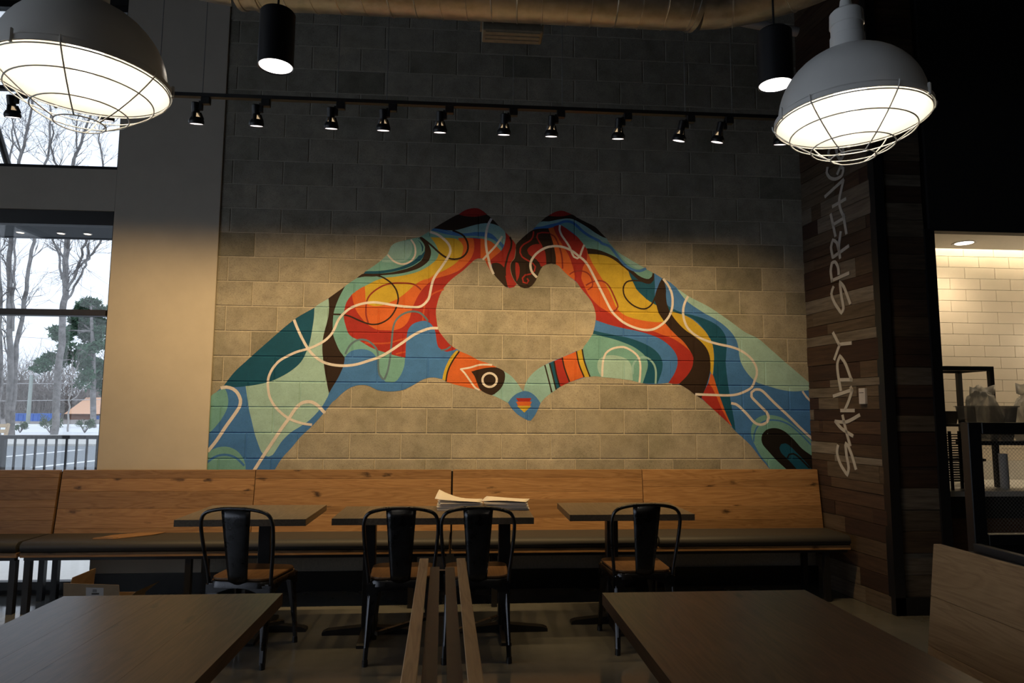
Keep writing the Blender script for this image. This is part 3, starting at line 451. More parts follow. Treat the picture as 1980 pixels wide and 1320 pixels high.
# letter strokes (metres along the pillar face, height)
LETTERS = [('S',[[(0.358,1.143),(0.343,1.09),(0.376,1.004),(0.453,0.923),(0.473,0.981),(0.454,1.081),(0.447,1.168),(0.477,1.149),(0.517,1.075),(0.553,0.982)]]),('A',[[(0.621,1.386),(0.474,1.334),(0.339,1.335)],[(0.339,1.335),(0.408,1.281),(0.536,1.228)],[(0.43,1.38),(0.455,1.287),(0.5,1.155)]]),('N',[[(0.564,1.421),(0.414,1.421)],[(0.466,1.434),(0.508,1.493),(0.552,1.575),(0.539,1.599)],[(0.556,1.58),(0.332,1.536)]]),('D',[[(0.421,1.582),(0.397,1.706),(0.395,1.791),(0.431,1.852),(0.49,1.785),(0.55,1.657)],[(0.555,1.657),(0.426,1.662)]]),('Y',[[(0.362,1.831),(0.429,1.935)],[(0.36,2.041),(0.425,1.943)],[(0.425,1.943),(0.566,1.94)]]),('S',[[(0.388,2.41),(0.36,2.361),(0.396,2.279),(0.47,2.187),(0.497,2.22),(0.48,2.329),(0.468,2.439),(0.516,2.387),(0.577,2.25)]]),('P',[[(0.578,2.487),(0.375,2.467)],[(0.375,2.462),(0.364,2.547),(0.382,2.609),(0.422,2.611),(0.456,2.56),(0.46,2.505)]]),('R',[[(0.588,2.699),(0.401,2.654)],[(0.397,2.655),(0.381,2.742),(0.409,2.795),(0.453,2.762),(0.473,2.697)],[(0.507,2.832),(0.475,2.719),(0.485,2.63)]]),('I',[[(0.396,3.01),(0.441,2.82)],[(0.418,2.918),(0.557,2.935)],[(0.548,2.96),(0.572,2.807)]]),('N',[[(0.58,3.08),(0.425,3.068)],[(0.554,2.941),(0.515,3.024),(0.509,3.102),(0.567,3.236)],[(0.567,3.242),(0.336,3.18)]]),('G',[[(0.38,3.408),(0.369,3.373),(0.408,3.314),(0.481,3.279),(0.554,3.284),(0.574,3.332),(0.538,3.358)],[(0.538,3.358),(0.5,3.315)]]),('S',[[(0.418,3.468),(0.401,3.531),(0.434,3.575),(0.49,3.541),(0.51,3.466),(0.542,3.415),(0.581,3.434),(0.577,3.496)]])]
TREES = [('grey bare tree with two leaning stems near the left window edge', [([(-23.58, 37.5, -0.16), (-23.86, 37.5, 1.41), (-23.91, 37.5, 3.32), (-24.03, 37.5, 5.25), (-24.22, 37.5, 6.92), (-24.35, 37.5, 8.89), (-24.42, 37.5, 10.88), (-24.45, 37.5, 12.61)], (0.172, 0.11)), ([(-23.64, 37.5, -0.1), (-23.73, 37.64, 2.23), (-23.87, 37.79, 4.17), (-23.87, 37.93, 6.14), (-23.82, 38.07, 7.87), (-23.83, 38.21, 9.63), (-23.76, 38.36, 11.13), (-23.65, 38.5, 12.95)], (0.135, 0.074)), ([(-23.95, 37.5, 5.53), (-23.96, 37.5, 6.64), (-24.1, 37.5, 8.05), (-24.15, 37.5, 9.46), (-24.26, 37.5, 11.17)], (0.074, 0.049)), ([(-24.32, 37.5, 8.61), (-24.58, 37.5, 9.17), (-24.83, 37.5, 9.59), (-25.18, 37.5, 10.0)], (0.049, 0.025)), ([(-24.45, 37.5, 12.61), (-24.4, 37.5, 14.35), (-24.19, 37.5, 15.82), (-23.98, 37.5, 17.31), (-23.9, 37.5, 19.11)], (0.098, 0.049)), ([(-23.03, 37.5, 12.65), (-23.06, 37.5, 14.39), (-22.84, 37.5, 15.58), (-22.92, 37.5, 17.65), (-23.11, 37.5, 19.14)], (0.074, 0.037)), ([(-24.31, 37.5, 15.23), (-24.67, 37.5, 16.4), (-25.03, 37.5, 17.57)], (0.049, 0.025))], 3, 16, 1.5, 'bark'), ('stout bare tree trunk cut off by the left picture edge', [([(-23.38, 36.0, -0.15), (-23.5, 36.0, 1.67), (-23.59, 36.0, 3.76), (-23.83, 36.0, 6.42), (-24.08, 36.0, 9.12), (-24.27, 36.0, 11.86), (-24.32, 36.0, 14.08)], (0.259, 0.141)), ([(-24.05, 36.0, 11.31), (-23.98, 36.0, 12.98), (-23.85, 36.0, 14.66), (-23.83, 36.0, 16.36)], (0.071, 0.035))], 5, 10, 1.4, 'bark'), ('tall bare tree forking above the transom in the middle of the window', [([(-22.04, 38.5, -0.03), (-22.08, 38.5, 1.98), (-22.02, 38.5, 4.25), (-22.06, 38.5, 6.25), (-22.05, 38.5, 7.69), (-22.08, 38.5, 9.15), (-22.12, 38.5, 10.62), (-22.17, 38.5, 12.1)], (0.189, 0.138)), ([(-21.97, 38.5, 7.26), (-21.63, 38.5, 7.93), (-21.35, 38.5, 8.64), (-21.07, 38.5, 9.41), (-20.8, 38.5, 9.91), (-20.53, 38.5, 10.36), (-20.29, 38.5, 10.9), (-20.05, 38.5, 11.56)], (0.063, 0.05)), ([(-21.91, 38.5, 7.99), (-21.49, 38.5, 9.02), (-21.28, 38.5, 9.99), (-21.07, 38.5, 10.94), (-20.86, 38.5, 11.98), (-20.62, 38.5, 13.33)], (0.076, 0.05)), ([(-22.23, 38.5, 8.56), (-22.41, 38.5, 9.58), (-22.75, 38.5, 10.45), (-23.03, 38.5, 11.33), (-23.35, 38.5, 12.66)], (0.063, 0.038)), ([(-22.17, 38.5, 12.1), (-22.29, 38.5, 14.18), (-21.92, 38.5, 16.01), (-21.58, 38.5, 17.24), (-21.29, 38.5, 18.33)], (0.101, 0.05)), ([(-22.17, 38.5, 12.1), (-22.7, 38.5, 14.47), (-23.24, 38.5, 15.66), (-23.43, 38.5, 17.48)], (0.076, 0.038)), ([(-20.94, 38.5, 10.65), (-20.99, 38.5, 9.76), (-21.7, 38.5, 8.87)], (0.05, 0.05)), ([(-20.62, 38.5, 13.33), (-20.45, 38.5, 15.15), (-20.89, 38.5, 16.66), (-20.47, 38.5, 17.59)], (0.063, 0.025)), ([(-21.92, 38.5, 16.01), (-22.09, 38.5, 16.92), (-22.05, 38.5, 17.84)], (0.05, 0.025))], 8, 18, 1.6, 'bark'), ('slim pale young tree in front of the brick building', [([(-23.81, 43.0, -0.07), (-23.84, 43.0, 1.12), (-23.84, 43.0, 2.37), (-23.83, 43.0, 3.64), (-23.84, 43.0, 4.59)], (0.056, 0.021)), ([(-23.83, 43.0, 1.9), (-23.46, 43.0, 2.22), (-23.13, 43.0, 2.63), (-22.7, 43.0, 3.08)], (0.028, 0.014)), ([(-23.84, 43.0, 2.85), (-24.15, 43.0, 3.32), (-24.37, 43.0, 3.88)], (0.028, 0.014)), ([(-23.85, 43.0, 3.38), (-23.58, 43.0, 3.89), (-23.49, 43.0, 4.34)], (0.028, 0.014))], 11, 7, 1.3, 'pale_bark')]
PINE_TRUNK = [(-27.02, 52.0, 0.05), (-27.22, 52.0, 2.59), (-27.4, 52.0, 5.27), (-27.6, 52.0, 7.21), (-27.81, 52.0, 9.15)]
PINE_CLUMPS = [((-28.02, 52.37, 9.45), (0.72, 0.58, 0.24), 520), ((-28.78, 52.73, 9.01), (0.56, 0.45, 0.2), 380), ((-27.5, 52.89, 8.9), (0.56, 0.45, 0.24), 420), ((-28.69, 53.33, 8.47), (0.88, 0.7, 0.24), 620), ((-29.09, 52.72, 8.14), (0.64, 0.51, 0.2), 400), ((-27.68, 53.27, 8.07), (0.64, 0.51, 0.24), 460), ((-29.22, 50.59, 7.09), (0.64, 0.51, 0.24), 420), ((-29.23, 51.9, 7.02), (0.64, 0.51, 0.28), 420), ((-29.31, 53.33, 7.58), (0.64, 0.51, 0.24), 420), ((-27.32, 52.45, 7.26), (0.72, 0.58, 0.28), 520), ((-28.52, 53.2, 6.94), (0.72, 0.58, 0.24), 420), ((-28.86, 50.84, 6.48), (0.56, 0.45, 0.2), 260), ((-30.13, 51.91, 5.23), (0.8, 0.64, 0.28), 520), ((-30.36, 51.24, 4.8), (0.64, 0.51, 0.24), 380), ((-29.52, 52.13, 5.65), (0.48, 0.38, 0.24), 240), ((-28.01, 52.22, 5.98), (0.72, 0.58, 0.24), 420), ((-26.32, 50.54, 5.99), (0.64, 0.51, 0.28), 420), ((-28.04, 51.15, 5.2), (0.4, 0.32, 0.24), 200), ((-27.74, 51.34, 4.65), (0.56, 0.45, 0.32), 300), ((-27.84, 53.25, 4.97), (0.72, 0.58, 0.32), 420), ((-27.36, 52.8, 4.09), (0.72, 0.58, 0.4), 420), ((-27.19, 50.98, 3.69), (0.56, 0.45, 0.32), 260), ((-27.16, 52.89, 3.2), (0.56, 0.45, 0.32), 240)]
SHRUBS = [((-23.7, 41.0, 0.03), 1.0, 'loose green shrub at the foot of the middle bare tree'), ((-21.78, 41.0, 0.03), 0.85, 'small round green shrub right of the slim young tree'), ((-25.34, 41.0, 0.03), 0.6, 'thin shrub between the pallet and the middle tree')]

rng = random.Random(7)
# ================================================================= the room
struct('floor', MB().box(-6.2, 6.2, -6.2, 5.66, -0.06, 0.0), M['floor'])
struct('ceiling', MB().box(-6.2, 6.2, -6.2, 6.2, 5.2, 5.3), M['black_wall'])
struct('wall_rear', MB().box(-6.2, 6.2, -6.3, -6.2, 0, 5.2), M['black_wall'])
struct('wall_right', MB().box(6.2, 6.3, -6.2, 6.2, 0, 5.2), M['black_wall'])
# side wall at the left with its storefront openings (daylight comes through them)
lw = MB()
lw.box(-6.3, -6.2, -6.2, -5.2, 0, 5.2); lw.box(-6.3, -6.2, 3.3, 5.66, 0, 5.2); lw.box(-6.3, -6.2, -5.2, 3.3, 0, 0.12); lw.box(-6.3, -6.2, -5.2, 3.3, 4.0, 5.2)
struct('wall_left', lw, M['drywall'])

# ---- block wall
X0, X1, CELL_U, CELL_V, ZJ = -2.02, 2.955, 0.4064, 0.2032, 1.016
U0 = 0.326
wall = struct('wall_back', MB().box(X0, X1 + 0.1, WALL_Y, WALL_Y + 0.2, 0.0, 5.2), M['mortar'])
J, BV, DEP = 0.0038, 0.0075, 0.0045
_cache = {}
def block_mesh(w):
    k = round(w, 4)
    if k not in _cache:
        a = w / 2; h = CELL_V / 2; c = 0.006
        # mortar line, chamfered arris, face
        lv = [(J, 0.0), (BV, -DEP)]
        vs = []; fs = []
        for ins, y in lv:
            vs += [(-a + ins, y, -h + ins), (a - ins, y, -h + ins), (a - ins, y, h - ins), (-a + ins, y, h - ins)]
        for i in range(4):
            j = (i + 1) % 4; fs.append((i, j, 4 + j, 4 + i))
        fs.append((4, 5, 6, 7))
        mb = MB().add(vs, fs); me = mb.mesh('block'); me.materials.append(M['block']); _cache[k] = me
    return _cache[k]
for row in range(-5, 15):                       # row = courses above / below the joint at ZJ
    zc = ZJ + row * CELL_V + CELL_V / 2
    if zc > 4.95 or zc < 0.7: continue
    off = 0.0 if (row % 2 == 0) else 0.5
    for u in range(-8, 9):
        a = max(X0, U0 + (u + off) * CELL_U); b = min(X1, U0 + (u + off + 1) * CELL_U)
        if b - a < 0.03: continue
        o = bpy.data.objects.new('block', block_mesh(b - a)); COL.objects.link(o); o.parent = wall; o.location = ((a + b) / 2, WALL_Y, zc)
for row in range(15, 20):
    zc = ZJ + row * CELL_V + CELL_V / 2
    if zc > 5.15: continue
    off = 0.0 if (row % 2 == 0) else 0.5
    for u in range(-8, 9):
        a = max(X0, U0 + (u + off) * CELL_U); b = min(X1, U0 + (u + off + 1) * CELL_U)
        if b - a < 0.03: continue
        o = bpy.data.objects.new('block', block_mesh(b - a)); COL.objects.link(o); o.parent = wall; o.location = ((a + b) / 2, WALL_Y, zc)
# beige drywall column and the header between the windows
dw = MB(); FY = WALL_Y - 0.018
dw.box(-2.82, -1.992, FY, WALL_Y + 0.2, 0.0, 5.2)
struct('trim_1', dw, M['drywall'], bevel=0.003)
struct('trim_2', MB().box(-6.2, -2.82, FY, WALL_Y + 0.12, 2.99, 3.335), M['drywall'])
struct('trim_3', MB().box(-6.2, -2.82, FY, WALL_Y + 0.12, 4.75, 5.2), M['black_wall'])
struct('trim_4', MB().box(-6.2, -2.82, WALL_Y - 0.002, WALL_Y + 0.12, 0.0, 0.03), M['black_wall'])
struct('baseboard_back', MB().box(-2.82, X1, WALL_Y - 0.034, WALL_Y - 0.018, 0.0, 0.15), M['black_metal'])

# ---- windows
def window(name, x0, x1, z0, z1, bars_z, bars_x, head=0.05, sill=0.05):
    w = bpy.data.objects.new(name, None); COL.objects.link(w); w['kind'] = 'structure'
    y0, y1 = WALL_Y + 0.0, WALL_Y + 0.07
    f = MB(); f.box(x0, x1, y0, y1, z1 - head, z1); f.box(x0, x1, y0, y1, z0, z0 + sill); f.box(x1 - 0.012, x1, y0, y1, z0, z1); f.box(x0, x0 + 0.05, y0, y1, z0, z1)
    obj('window_frame', f, M['black_metal'], w)
    zs = [z0 + sill] + [z for z in bars_z] + [z1 - head]; xs = [x0 + 0.05] + list(bars_x) + [x1 - 0.012]
    for z in bars_z: obj('transom_bar', MB().box(x0 + 0.05, x1 - 0.012, y0 - 0.02, y1, z - 0.025, z + 0.023), M['dark_bronze'], w, bevel=0.002)
    for x in bars_x: obj('mullion', MB().box(x - 0.03, x + 0.03, y0 - 0.015, y1, z0 + sill, z1 - head), M['black_metal'], w, bevel=0.002)
    for i in range(len(zs) - 1):
        for k in range(len(xs) - 1):
            obj('pane', MB().box(xs[k], xs[k+1], y0 + 0.03, y0 + 0.036, zs[i], zs[i+1]), M['glass'], w)
    return w
window('window_1', -6.2, -2.82, 0.03, 2.99, [2.161], [-4.55], head=0.115, sill=0.06)
window('window_2', -6.2, -2.82, 3.335, 4.75, [], [-3.97], head=0.05, sill=0.03)
w3 = bpy.data.objects.new('window_3', None); COL.objects.link(w3); w3['kind'] = 'structure'
fr = MB(); fr.box(-6.28, -6.2, -5.2, 3.3, 0.12, 0.2); fr.box(-6.28, -6.2, -5.2, 3.3, 3.93, 4.0); fr.box(-6.28, -6.2, -5.2, 3.3, 2.96, 3.06)
for k in range(6): fr.box(-6.28, -6.2, -5.2 + k * 1.7 - 0.03 * (k > 0), -5.2 + k * 1.7 + 0.03 * (k < 5), 0.2, 3.93)
obj('window_frame', fr, M['black_metal'], w3)
for k in range(5):
    for za, zb in ((0.2, 2.96), (3.06, 3.93)): obj('pane', MB().box(-6.245, -6.24, -5.17 + k * 1.7, -3.53 + k * 1.7, za, zb), M['glass'], w3)

# ---- pillar clad in reclaimed planks (its left face carries the lettering)
PA, PB = Vector((2.947, 5.531, 0)), Vector((3.042, 4.642, 0)); PU = (PB - PA).normalized(); PN = Vector((-PU.y, PU.x, 0)) * -1
if PN.x > 0: PN = -PN
PL = (PB - PA).length
body = MB().prism([(2.975, 5.6), (3.068, 4.665), (3.45, 4.665), (3.45, 5.6)], 'z', 0.0, 5.2)
pillar = struct('wall_pillar', body, M['black_wall'])
pr_ = random.Random(21)
edges = [0.0, 0.12, 0.25, 0.36, 0.48, 0.60, 0.708, 0.815, 0.894, 1.017, 1.072, 1.166, 1.243, 1.341, 1.429, 1.525, 1.606, 1.666, 1.792, 1.953, 2.035, 2.122, 2.235, 2.349, 2.444, 2.597, 2.693, 2.789]
while edges[-1] < 5.1: edges.append(edges[-1] + pr_.choice([0.085, 0.1, 0.115, 0.13, 0.145]))
face = Matrix(((PU.x, PN.x, 0, PA.x), (PU.y, PN.y, 0, PA.y), (0, 0, 1, 0), (0, 0, 0, 1)))
special = {0.815: [0.25], 0.894: [0.21, 0.8], 1.017: [0.3], 1.166: [0.42], 1.341: [0.06], 1.429: [0.13, 0.38], 1.525: [0.6, 0.7], 2.035: [0.28], 2.122: [0.1], 2.235: [], 2.693: [0.84], 3.2: [0.4]}
for i in range(len(edges) - 1):
    z0, z1 = edges[i], min(edges[i+1], 5.19)
    if z1 - z0 < 0.03: continue
    cuts = special.get(edges[i])
    if cuts is None: cuts = sorted(pr_.uniform(0.12, 0.8) for _ in range(pr_.choice([0, 1, 1, 2])))
    xs = [0.0] + [c for c in cuts] + [PL - 0.035]
    for k in range(len(xs) - 1):
        if xs[k+1] - xs[k] < 0.03: continue
        t = pr_.uniform(0.012, 0.019)
        mb = MB().box(xs[k] + 0.001, xs[k+1] - 0.001, -0.012, t - 0.012 + 0.004, z0 + 0.0015, z1 - 0.0015).xform(face)
        obj('plank', mb, M['reclaimed'], pillar, bevel=0.0015)
z = 0.12
while z < 5.1:
    h = pr_.choice([0.09, 0.1, 0.115, 0.13, 0.15]); h = min(h, 5.19 - z)
    t = pr_.uniform(0.016, 0.024)
    obj('plank', MB().box(3.10, 3.405, 4.665 - t, 4.67, z + 0.0015, z + h - 0.0015), M['reclaimed'], pillar, bevel=0.0015); z += h
tr = MB(); 
tr.prism([(3.026, 4.70), (3.030, 4.632), (3.105, 4.632), (3.105, 4.640), (3.040, 4.640), (3.036, 4.70)], 'z', 0.0, 5.2)
obj('corner_angle', tr, M['black_metal'], pillar)
obj('corner_angle', MB().box(3.40, 3.475, 4.628, 4.70, 0.0, 2.76), M['black_metal'], pillar)
obj('skirting', MB().box(3.03, 3.47, 4.632, 4.645, 0.0, 0.12), M['black_metal'], pillar)
# header and kitchen beyond the opening
struct('wall_front_of_kitchen', MB().box(3.45, 6.2, 4.64, 4.72, 2.752, 5.2), M['black_wall'])['kind'] = 'structure'
KC = 2.83
struct('ceiling_kitchen', MB().box(3.45, 6.2, 4.72, 5.44, KC, KC + 0.06), M['white_paint'])
kw = struct('wall_kitchen', MB().box(3.2, 6.2, 5.6, 5.7, 0.0, 3.2), M['grout'])
tw, th = 0.285, 0.1
r = 0; z = 0.70
while z < 3.0:
    x = 3.46 - (0.14 if r % 2 else 0.0)
    while x < 5.6:
        a, b = max(3.452, x), x + tw
        if b - a > 0.03: obj('tile', MB().box(a + 0.0015, b - 0.0015, 5.592, 5.6, z + 0.0015, z + th - 0.0015), M['tile'], kw, bevel=0.0012)
        x += tw
    z += th; r += 1
kb = MB(); kb.box(3.3, 6.2, 5.70, 5.75, 2.4, 3.3); kb.box(3.45, 6.2, 5.4, 5.75, 3.2, 3.25); kb.box(3.46, 6.2, 5.40, 5.44, KC + 0.06, 3.2)
struct('trim_5', kb, M['white_paint'])
t = thing('cove_light', 'warm strip light hidden in the slot above the kitchen tiles', 'light strip', (4.6, 5.47, 2.93))
obj('led_strip', MB().box(-1.1, 1.6, -0.01, 0.01, 0, 0.012), M['strip'], t); obj('channel', MB().box(-1.12, 1.62, -0.024, -0.012, -0.02, 0.03), M['white_paint'], t)
t = thing('recessed_downlight', 'round recessed downlight in the white kitchen ceiling', 'downlight', (4.2, 5.25, KC))
obj('trim_ring', MB().lathe([(0.068, 0.0), (0.09, -0.006), (0.092, 0.0)], 28), M['white_paint'], t, smooth=True)
obj('lens', MB().lathe([(0.0, -0.002), (0.068, -0.002)], 28), M['down'], t)
spot('downlight_beam', (4.2, 5.25, KC - 0.02), (4.2, 5.25, 0), 38, R(150), (1, 0.80, 0.54), 0.05)

t = thing('fill_globe', 'warm globe pendant over the kitchen counter, right of the picture edge', 'pendant lamp', (6.0, 4.95, 2.25))  # unseen lamp added to brighten the kitchen ceiling and tiles
obj('globe', MB().lathe([(0.0, -0.07), (0.04, -0.058), (0.065, -0.025), (0.07, 0.0), (0.06, 0.036), (0.03, 0.063), (0.0, 0.07)], 24), M['down'], t, smooth=True, ang=3)
obj('cap', MB().lathe([(0.034, 0.058), (0.03, 0.085), (0.008, 0.095), (0.0, 0.095)], 16), M['black_metal'], t, smooth=True); obj('cord', MB().tube([(0, 0, 0.09), (0, 0, KC - 2.25)], 0.004, 6), M['black_metal'], t)
point('fill_globe_light', (6.0, 4.95, 2.12), 40, (1, 0.80, 0.54), 0.07)

# ================================================================= the mural
def clip_half(poly, ax, val, keep_less):
    out = []
    n = len(poly)
    for i in range(n):
        p, q = poly[i], poly[(i+1) % n]
        a = (p[ax] <= val) if keep_less else (p[ax] >= val); b = (q[ax] <= val) if keep_less else (q[ax] >= val)
        if a: out.append(p)
        if a != b:
            t = (val - p[ax]) / (q[ax] - p[ax]); out.append((p[0] + (q[0] - p[0]) * t, p[1] + (q[1] - p[1]) * t))
    return out
ZC = []                                       # z intervals (z0, z1, row, in joint?)
for row in range(-3, 12):
    zb = ZJ + row * CELL_V
    for a, b in ((0, J), (J, BV), (BV, CELL_V - BV), (CELL_V - BV, CELL_V - J), (CELL_V - J, CELL_V)): ZC.append((zb + a, zb + b, row))
def xcells(row):
    off = 0.0 if (row % 2 == 0) else 0.5; o = []
    for u in range(-8, 9):
        xb = U0 + (u + off) * CELL_U
        for a, b in ((0, J), (J, BV), (BV, CELL_U - BV), (CELL_U - BV, CELL_U - J), (CELL_U - J, CELL_U)): o.append((xb + a, xb + b))
    return o
XC = {0: xcells(0), 1: xcells(1)}
def prof(d, L):
    d = d % L; d = min(d, L - d)
    return 0.0 if d <= J else (1.0 if d >= BV else (d - J) / (BV - J))
def skin_depth(x, z, row):
    off = 0.0 if (row % 2 == 0) else 0.5
    return DEP * min(prof(z - ZJ, CELL_V), prof(x - U0 - off * CELL_U, CELL_U))
def skin(tris, lift):
    mb = MB()
    for tri in tris:
        zlo, zhi = min(p[1] for p in tri), max(p[1] for p in tri)
        for z0, z1, row in ZC:
            if z1 <= zlo or z0 >= zhi: continue
            s = clip_half(clip_half(list(tri), 1, z1, True), 1, z0, False)
            if len(s) < 3: continue
            xlo, xhi = min(p[0] for p in s), max(p[0] for p in s)
            for x0, x1 in XC[row % 2]:
                if x1 <= xlo or x0 >= xhi: continue
                q = clip_half(clip_half(s, 0, x1, True), 0, x0, False)
                q = [p for i, p in enumerate(q) if abs(p[0] - q[i-1][0]) + abs(p[1] - q[i-1][1]) > 1e-6]
                if len(q) < 3: continue
                mb.add([(x, WALL_Y - skin_depth(min(max(x, x0 + 1e-6), x1 - 1e-6), min(max(zz, z0 + 1e-6), z1 - 1e-6), row) - lift, zz) for x, zz in q], [tuple(range(len(q)))])
    return mb
GX, GZ, GS = np.arange(-2.1, 3.0, 0.008), np.arange(0.8, 3.4, 0.008), 0.008
LV = np.zeros((len(GZ), len(GX)), int)
def inside(poly):
    P = np.array(poly); X, Z = np.meshgrid(GX, GZ); r = np.zeros(X.shape, bool); n = len(P); j = n - 1
    for i in range(n):
        xi, zi = P[i]; xj, zj = P[j]
        if zi != zj: r ^= ((zi > Z) != (zj > Z)) & (X < (xj - xi) * (Z - zi) / (zj - zi) + xi)
        j = i
    return r
mural = thing('mural', 'painted mural of two colourful hands forming a heart on the block wall', 'mural', (0, 0, 0))
for colr, wd, pts in MURAL:
    pts = [(x / 1000.0, zz / 1000.0) for x, zz in pts]
    if wd:
        ln = smooth_line(pts, 8, False, 1.4); n = len(ln); lo, hi = [], []
        for i in range(n):
            a = np.array(ln[max(0, i-1)]); b = np.array(ln[min(n-1, i+1)]); d = b - a; l = np.linalg.norm(d) or 1
            nn = np.array((-d[1], d[0])) / l * wd / 2; p = np.array(ln[i]); lo.append(tuple(p - nn)); hi.append(tuple(p + nn))
        tris = []
        for i in range(n - 1): tris += [[lo[i], lo[i+1], hi[i+1]], [lo[i], hi[i+1], hi[i]]]
        msk = np.zeros(LV.shape, bool)
        for q in ln:
            i0, k0 = int((q[1] - 0.8) / GS), int((q[0] + 2.1) / GS); msk[max(0, i0-2):i0+3, max(0, k0-2):k0+3] = True
    else:
        pl = smooth_line(pts, 6, True, 0.95)
        pl = [p for i, p in enumerate(pl) if abs(p[0] - pl[i-1][0]) + abs(p[1] - pl[i-1][1]) > 5e-4]
        tt = tessellate_polygon([[Vector((p[0], p[1], 0)) for p in pl]]); tris = [[pl[i] for i in t] for t in tt]
        msk = inside(pl)
    # paint ends at the wall's own edges and just behind the bench back
    cl = []
    for t in tris:
        q = clip_half(clip_half(clip_half(list(t), 0, X1 - 0.004, True), 0, -1.998, False), 1, 0.86, False)
        if len(q) >= 3:
            for i in range(1, len(q) - 1): cl.append([q[0], q[i], q[i+1]])
    lvl = (LV[msk].max() if msk.any() else 0) + 1; LV[msk] = np.maximum(LV[msk], lvl)
    obj('painted_line' if wd else 'painted_shape', skin(cl, 0.0004 + 0.00022 * lvl), M['paint_' + colr], mural)

# ---- lettering on the pillar
let = thing('wall_lettering', 'hand painted white words SANDY SPRINGS running up the plank pillar', 'lettering', (0, 0, 0))
for ch, strokes in LETTERS:
    mb = MB()
    for st in strokes:
        ln = smooth_line(st, 6, False, 1.2); n = len(ln); w = 0.027
        vs = []
        for i in range(n):
            a = np.array(ln[max(0, i-1)]); b = np.array(ln[min(n-1, i+1)]); d = b - a; l = np.linalg.norm(d) or 1
            nn = np.array((-d[1], d[0])) / l * w / 2; p = np.array(ln[i])
            if i == 0: p = p - d / l * w * 0.3
            if i == n - 1: p = p + d / l * w * 0.3
            for yy in (0.010, 0.0135):
                vs.append(face @ Vector((p[0] - nn[0], yy, p[1] - nn[1]))); vs.append(face @ Vector((p[0] + nn[0], yy, p[1] + nn[1])))
        fs = []
        for i in range(n - 1):
            a, b = i*4, i*4 + 4
            fs += [(a+2, a+3, b+3, b+2), (a, a+2, b+2, b), (a+1, a+3, b+3, b+1)]
        fs += [(0, 1, 3, 2), ((n-1)*4, (n-1)*4+1, (n-1)*4+3, (n-1)*4+2)]
        mb.add(vs, fs)
    obj('letter', mb, M['letter'], let)
t = thing('thermostat', 'small white wall controller on the plank pillar beside the lettering', 'wall control')
obj('cover', MB().box(0.645, 0.712, 0.004, 0.03, 1.468, 1.588).xform(face), M['white_plastic'], t, bevel=0.004)
obj('display_line', MB().box(0.655, 0.702, 0.03, 0.0312, 1.552, 1.556).xform(face), M['ink'], t)

# ================================================================= wall bench (three lengths)
BT, BB = 0.938, 0.462                                   # top / bottom of the backrest
def bench(x0, x1, panels, label, strips, legs, lx=None):
    b = thing('wall_bench', label, 'bench', (0, 0, 0))
    lx = x0 if lx is None else lx
    sh = lambda x, z, y: (x, y + (BT - z) * -0.13 * -1 * -1, z)
    for k, (a, c) in enumerate(panels):
        pan = bpy.data.objects.new('backrest_panel', None); COL.objects.link(pan); pan.parent = b
        hs = strips[k]; tot = sum(hs); z = BT
        for h in hs:
            hh = (BT - BB) * h / tot; z0 = z - hh
            f = lambda zz: 5.425 - (BT - zz) * 0.13
            e = 0.0006
            mb = MB().hexa([(a, f(z0), z0 + e), (c, f(z0), z0 + e), (c, f(z0) + 0.03, z0 + e), (a, f(z0) + 0.03, z0 + e), (a, f(z), z - e), (c, f(z), z - e), (c, f(z) + 0.03, z - e), (a, f(z) + 0.03, z - e)])
            obj('plank', mb, M['oak'], pan, bevel=0.0012); z = z0
    # cushion with rounded front
    segs = [(a, c) for a, c in panels]; segs[0] = (lx, segs[0][1])
    for i, (a, c) in enumerate(segs):
        p = [(5.362, 0.425), (5.362, 0.478), (5.30, 0.484), (5.08, 0.486)]
        for q in range(9):
            w = math.pi / 2 - q * math.pi / 8; p.append((5.015 - 0.043 * math.cos(w) * 1.0, 0.447 + 0.039 * math.sin(w)))
        p += [(5.02, 0.412), (5.2, 0.412)]
        mb = MB().prism(p, 'x', a + 0.002, c - 0.002)
        obj('seat_cushion', mb, M['vinyl'], b, smooth=True, ang=0.9, bevel=0.004, segs=2)
    obj('seat_board', MB().box(lx, x1, 4.985, 5.40, 0.380, 0.412), M['oak'], b, bevel=0.002)
    obj('frame_rail', MB().box(lx + 0.02, x1 - 0.02, 5.0, 5.04, 0.358, 0.380), M['black_metal'], b)
    obj('frame_rail', MB().box(lx + 0.02, x1 - 0.02, 5.33, 5.37, 0.358, 0.380), M['black_metal'], b)
    for x in legs:
        obj('leg', MB().box(x - 0.02, x + 0.02, 5.0, 5.04, 0.0, 0.358), M['black_metal'], b)
        obj('leg', MB().box(x - 0.02, x + 0.02, 5.33, 5.37, 0.0, 0.358), M['black_metal'], b)
        obj('back_support', MB().hexa([(x - 0.02, 5.375, 0.384), (x + 0.02, 5.375, 0.384), (x + 0.02, 5.40, 0.384), (x - 0.02, 5.40, 0.384), (x - 0.02, 5.455, 0.86), (x + 0.02, 5.455, 0.86), (x + 0.02, 5.478, 0.86), (x - 0.02, 5.478, 0.86)]), M['black_metal'], b)
    obj('gap_light_block', MB().hexa([(x1 - 0.03, 5.40, 0.40), (x1 + 0.026, 5.40, 0.40), (x1 + 0.026, 5.41, 0.40), (x1 - 0.03, 5.41, 0.40), (x1 - 0.03, 5.458, 0.925), (x1 + 0.026, 5.458, 0.925), (x1 + 0.026, 5.468, 0.925), (x1 - 0.03, 5.468, 0.925)]), M['black_metal'], b)  # black strip added to keep window light out of the gap between lengths
    return b
bench(-4.9, -3.04, [(-4.9, -3.04)], 'oak backed bench length in front of the window at far left', [[3, 5, 4, 3, 5, 6]], [-3.07, -4.8])
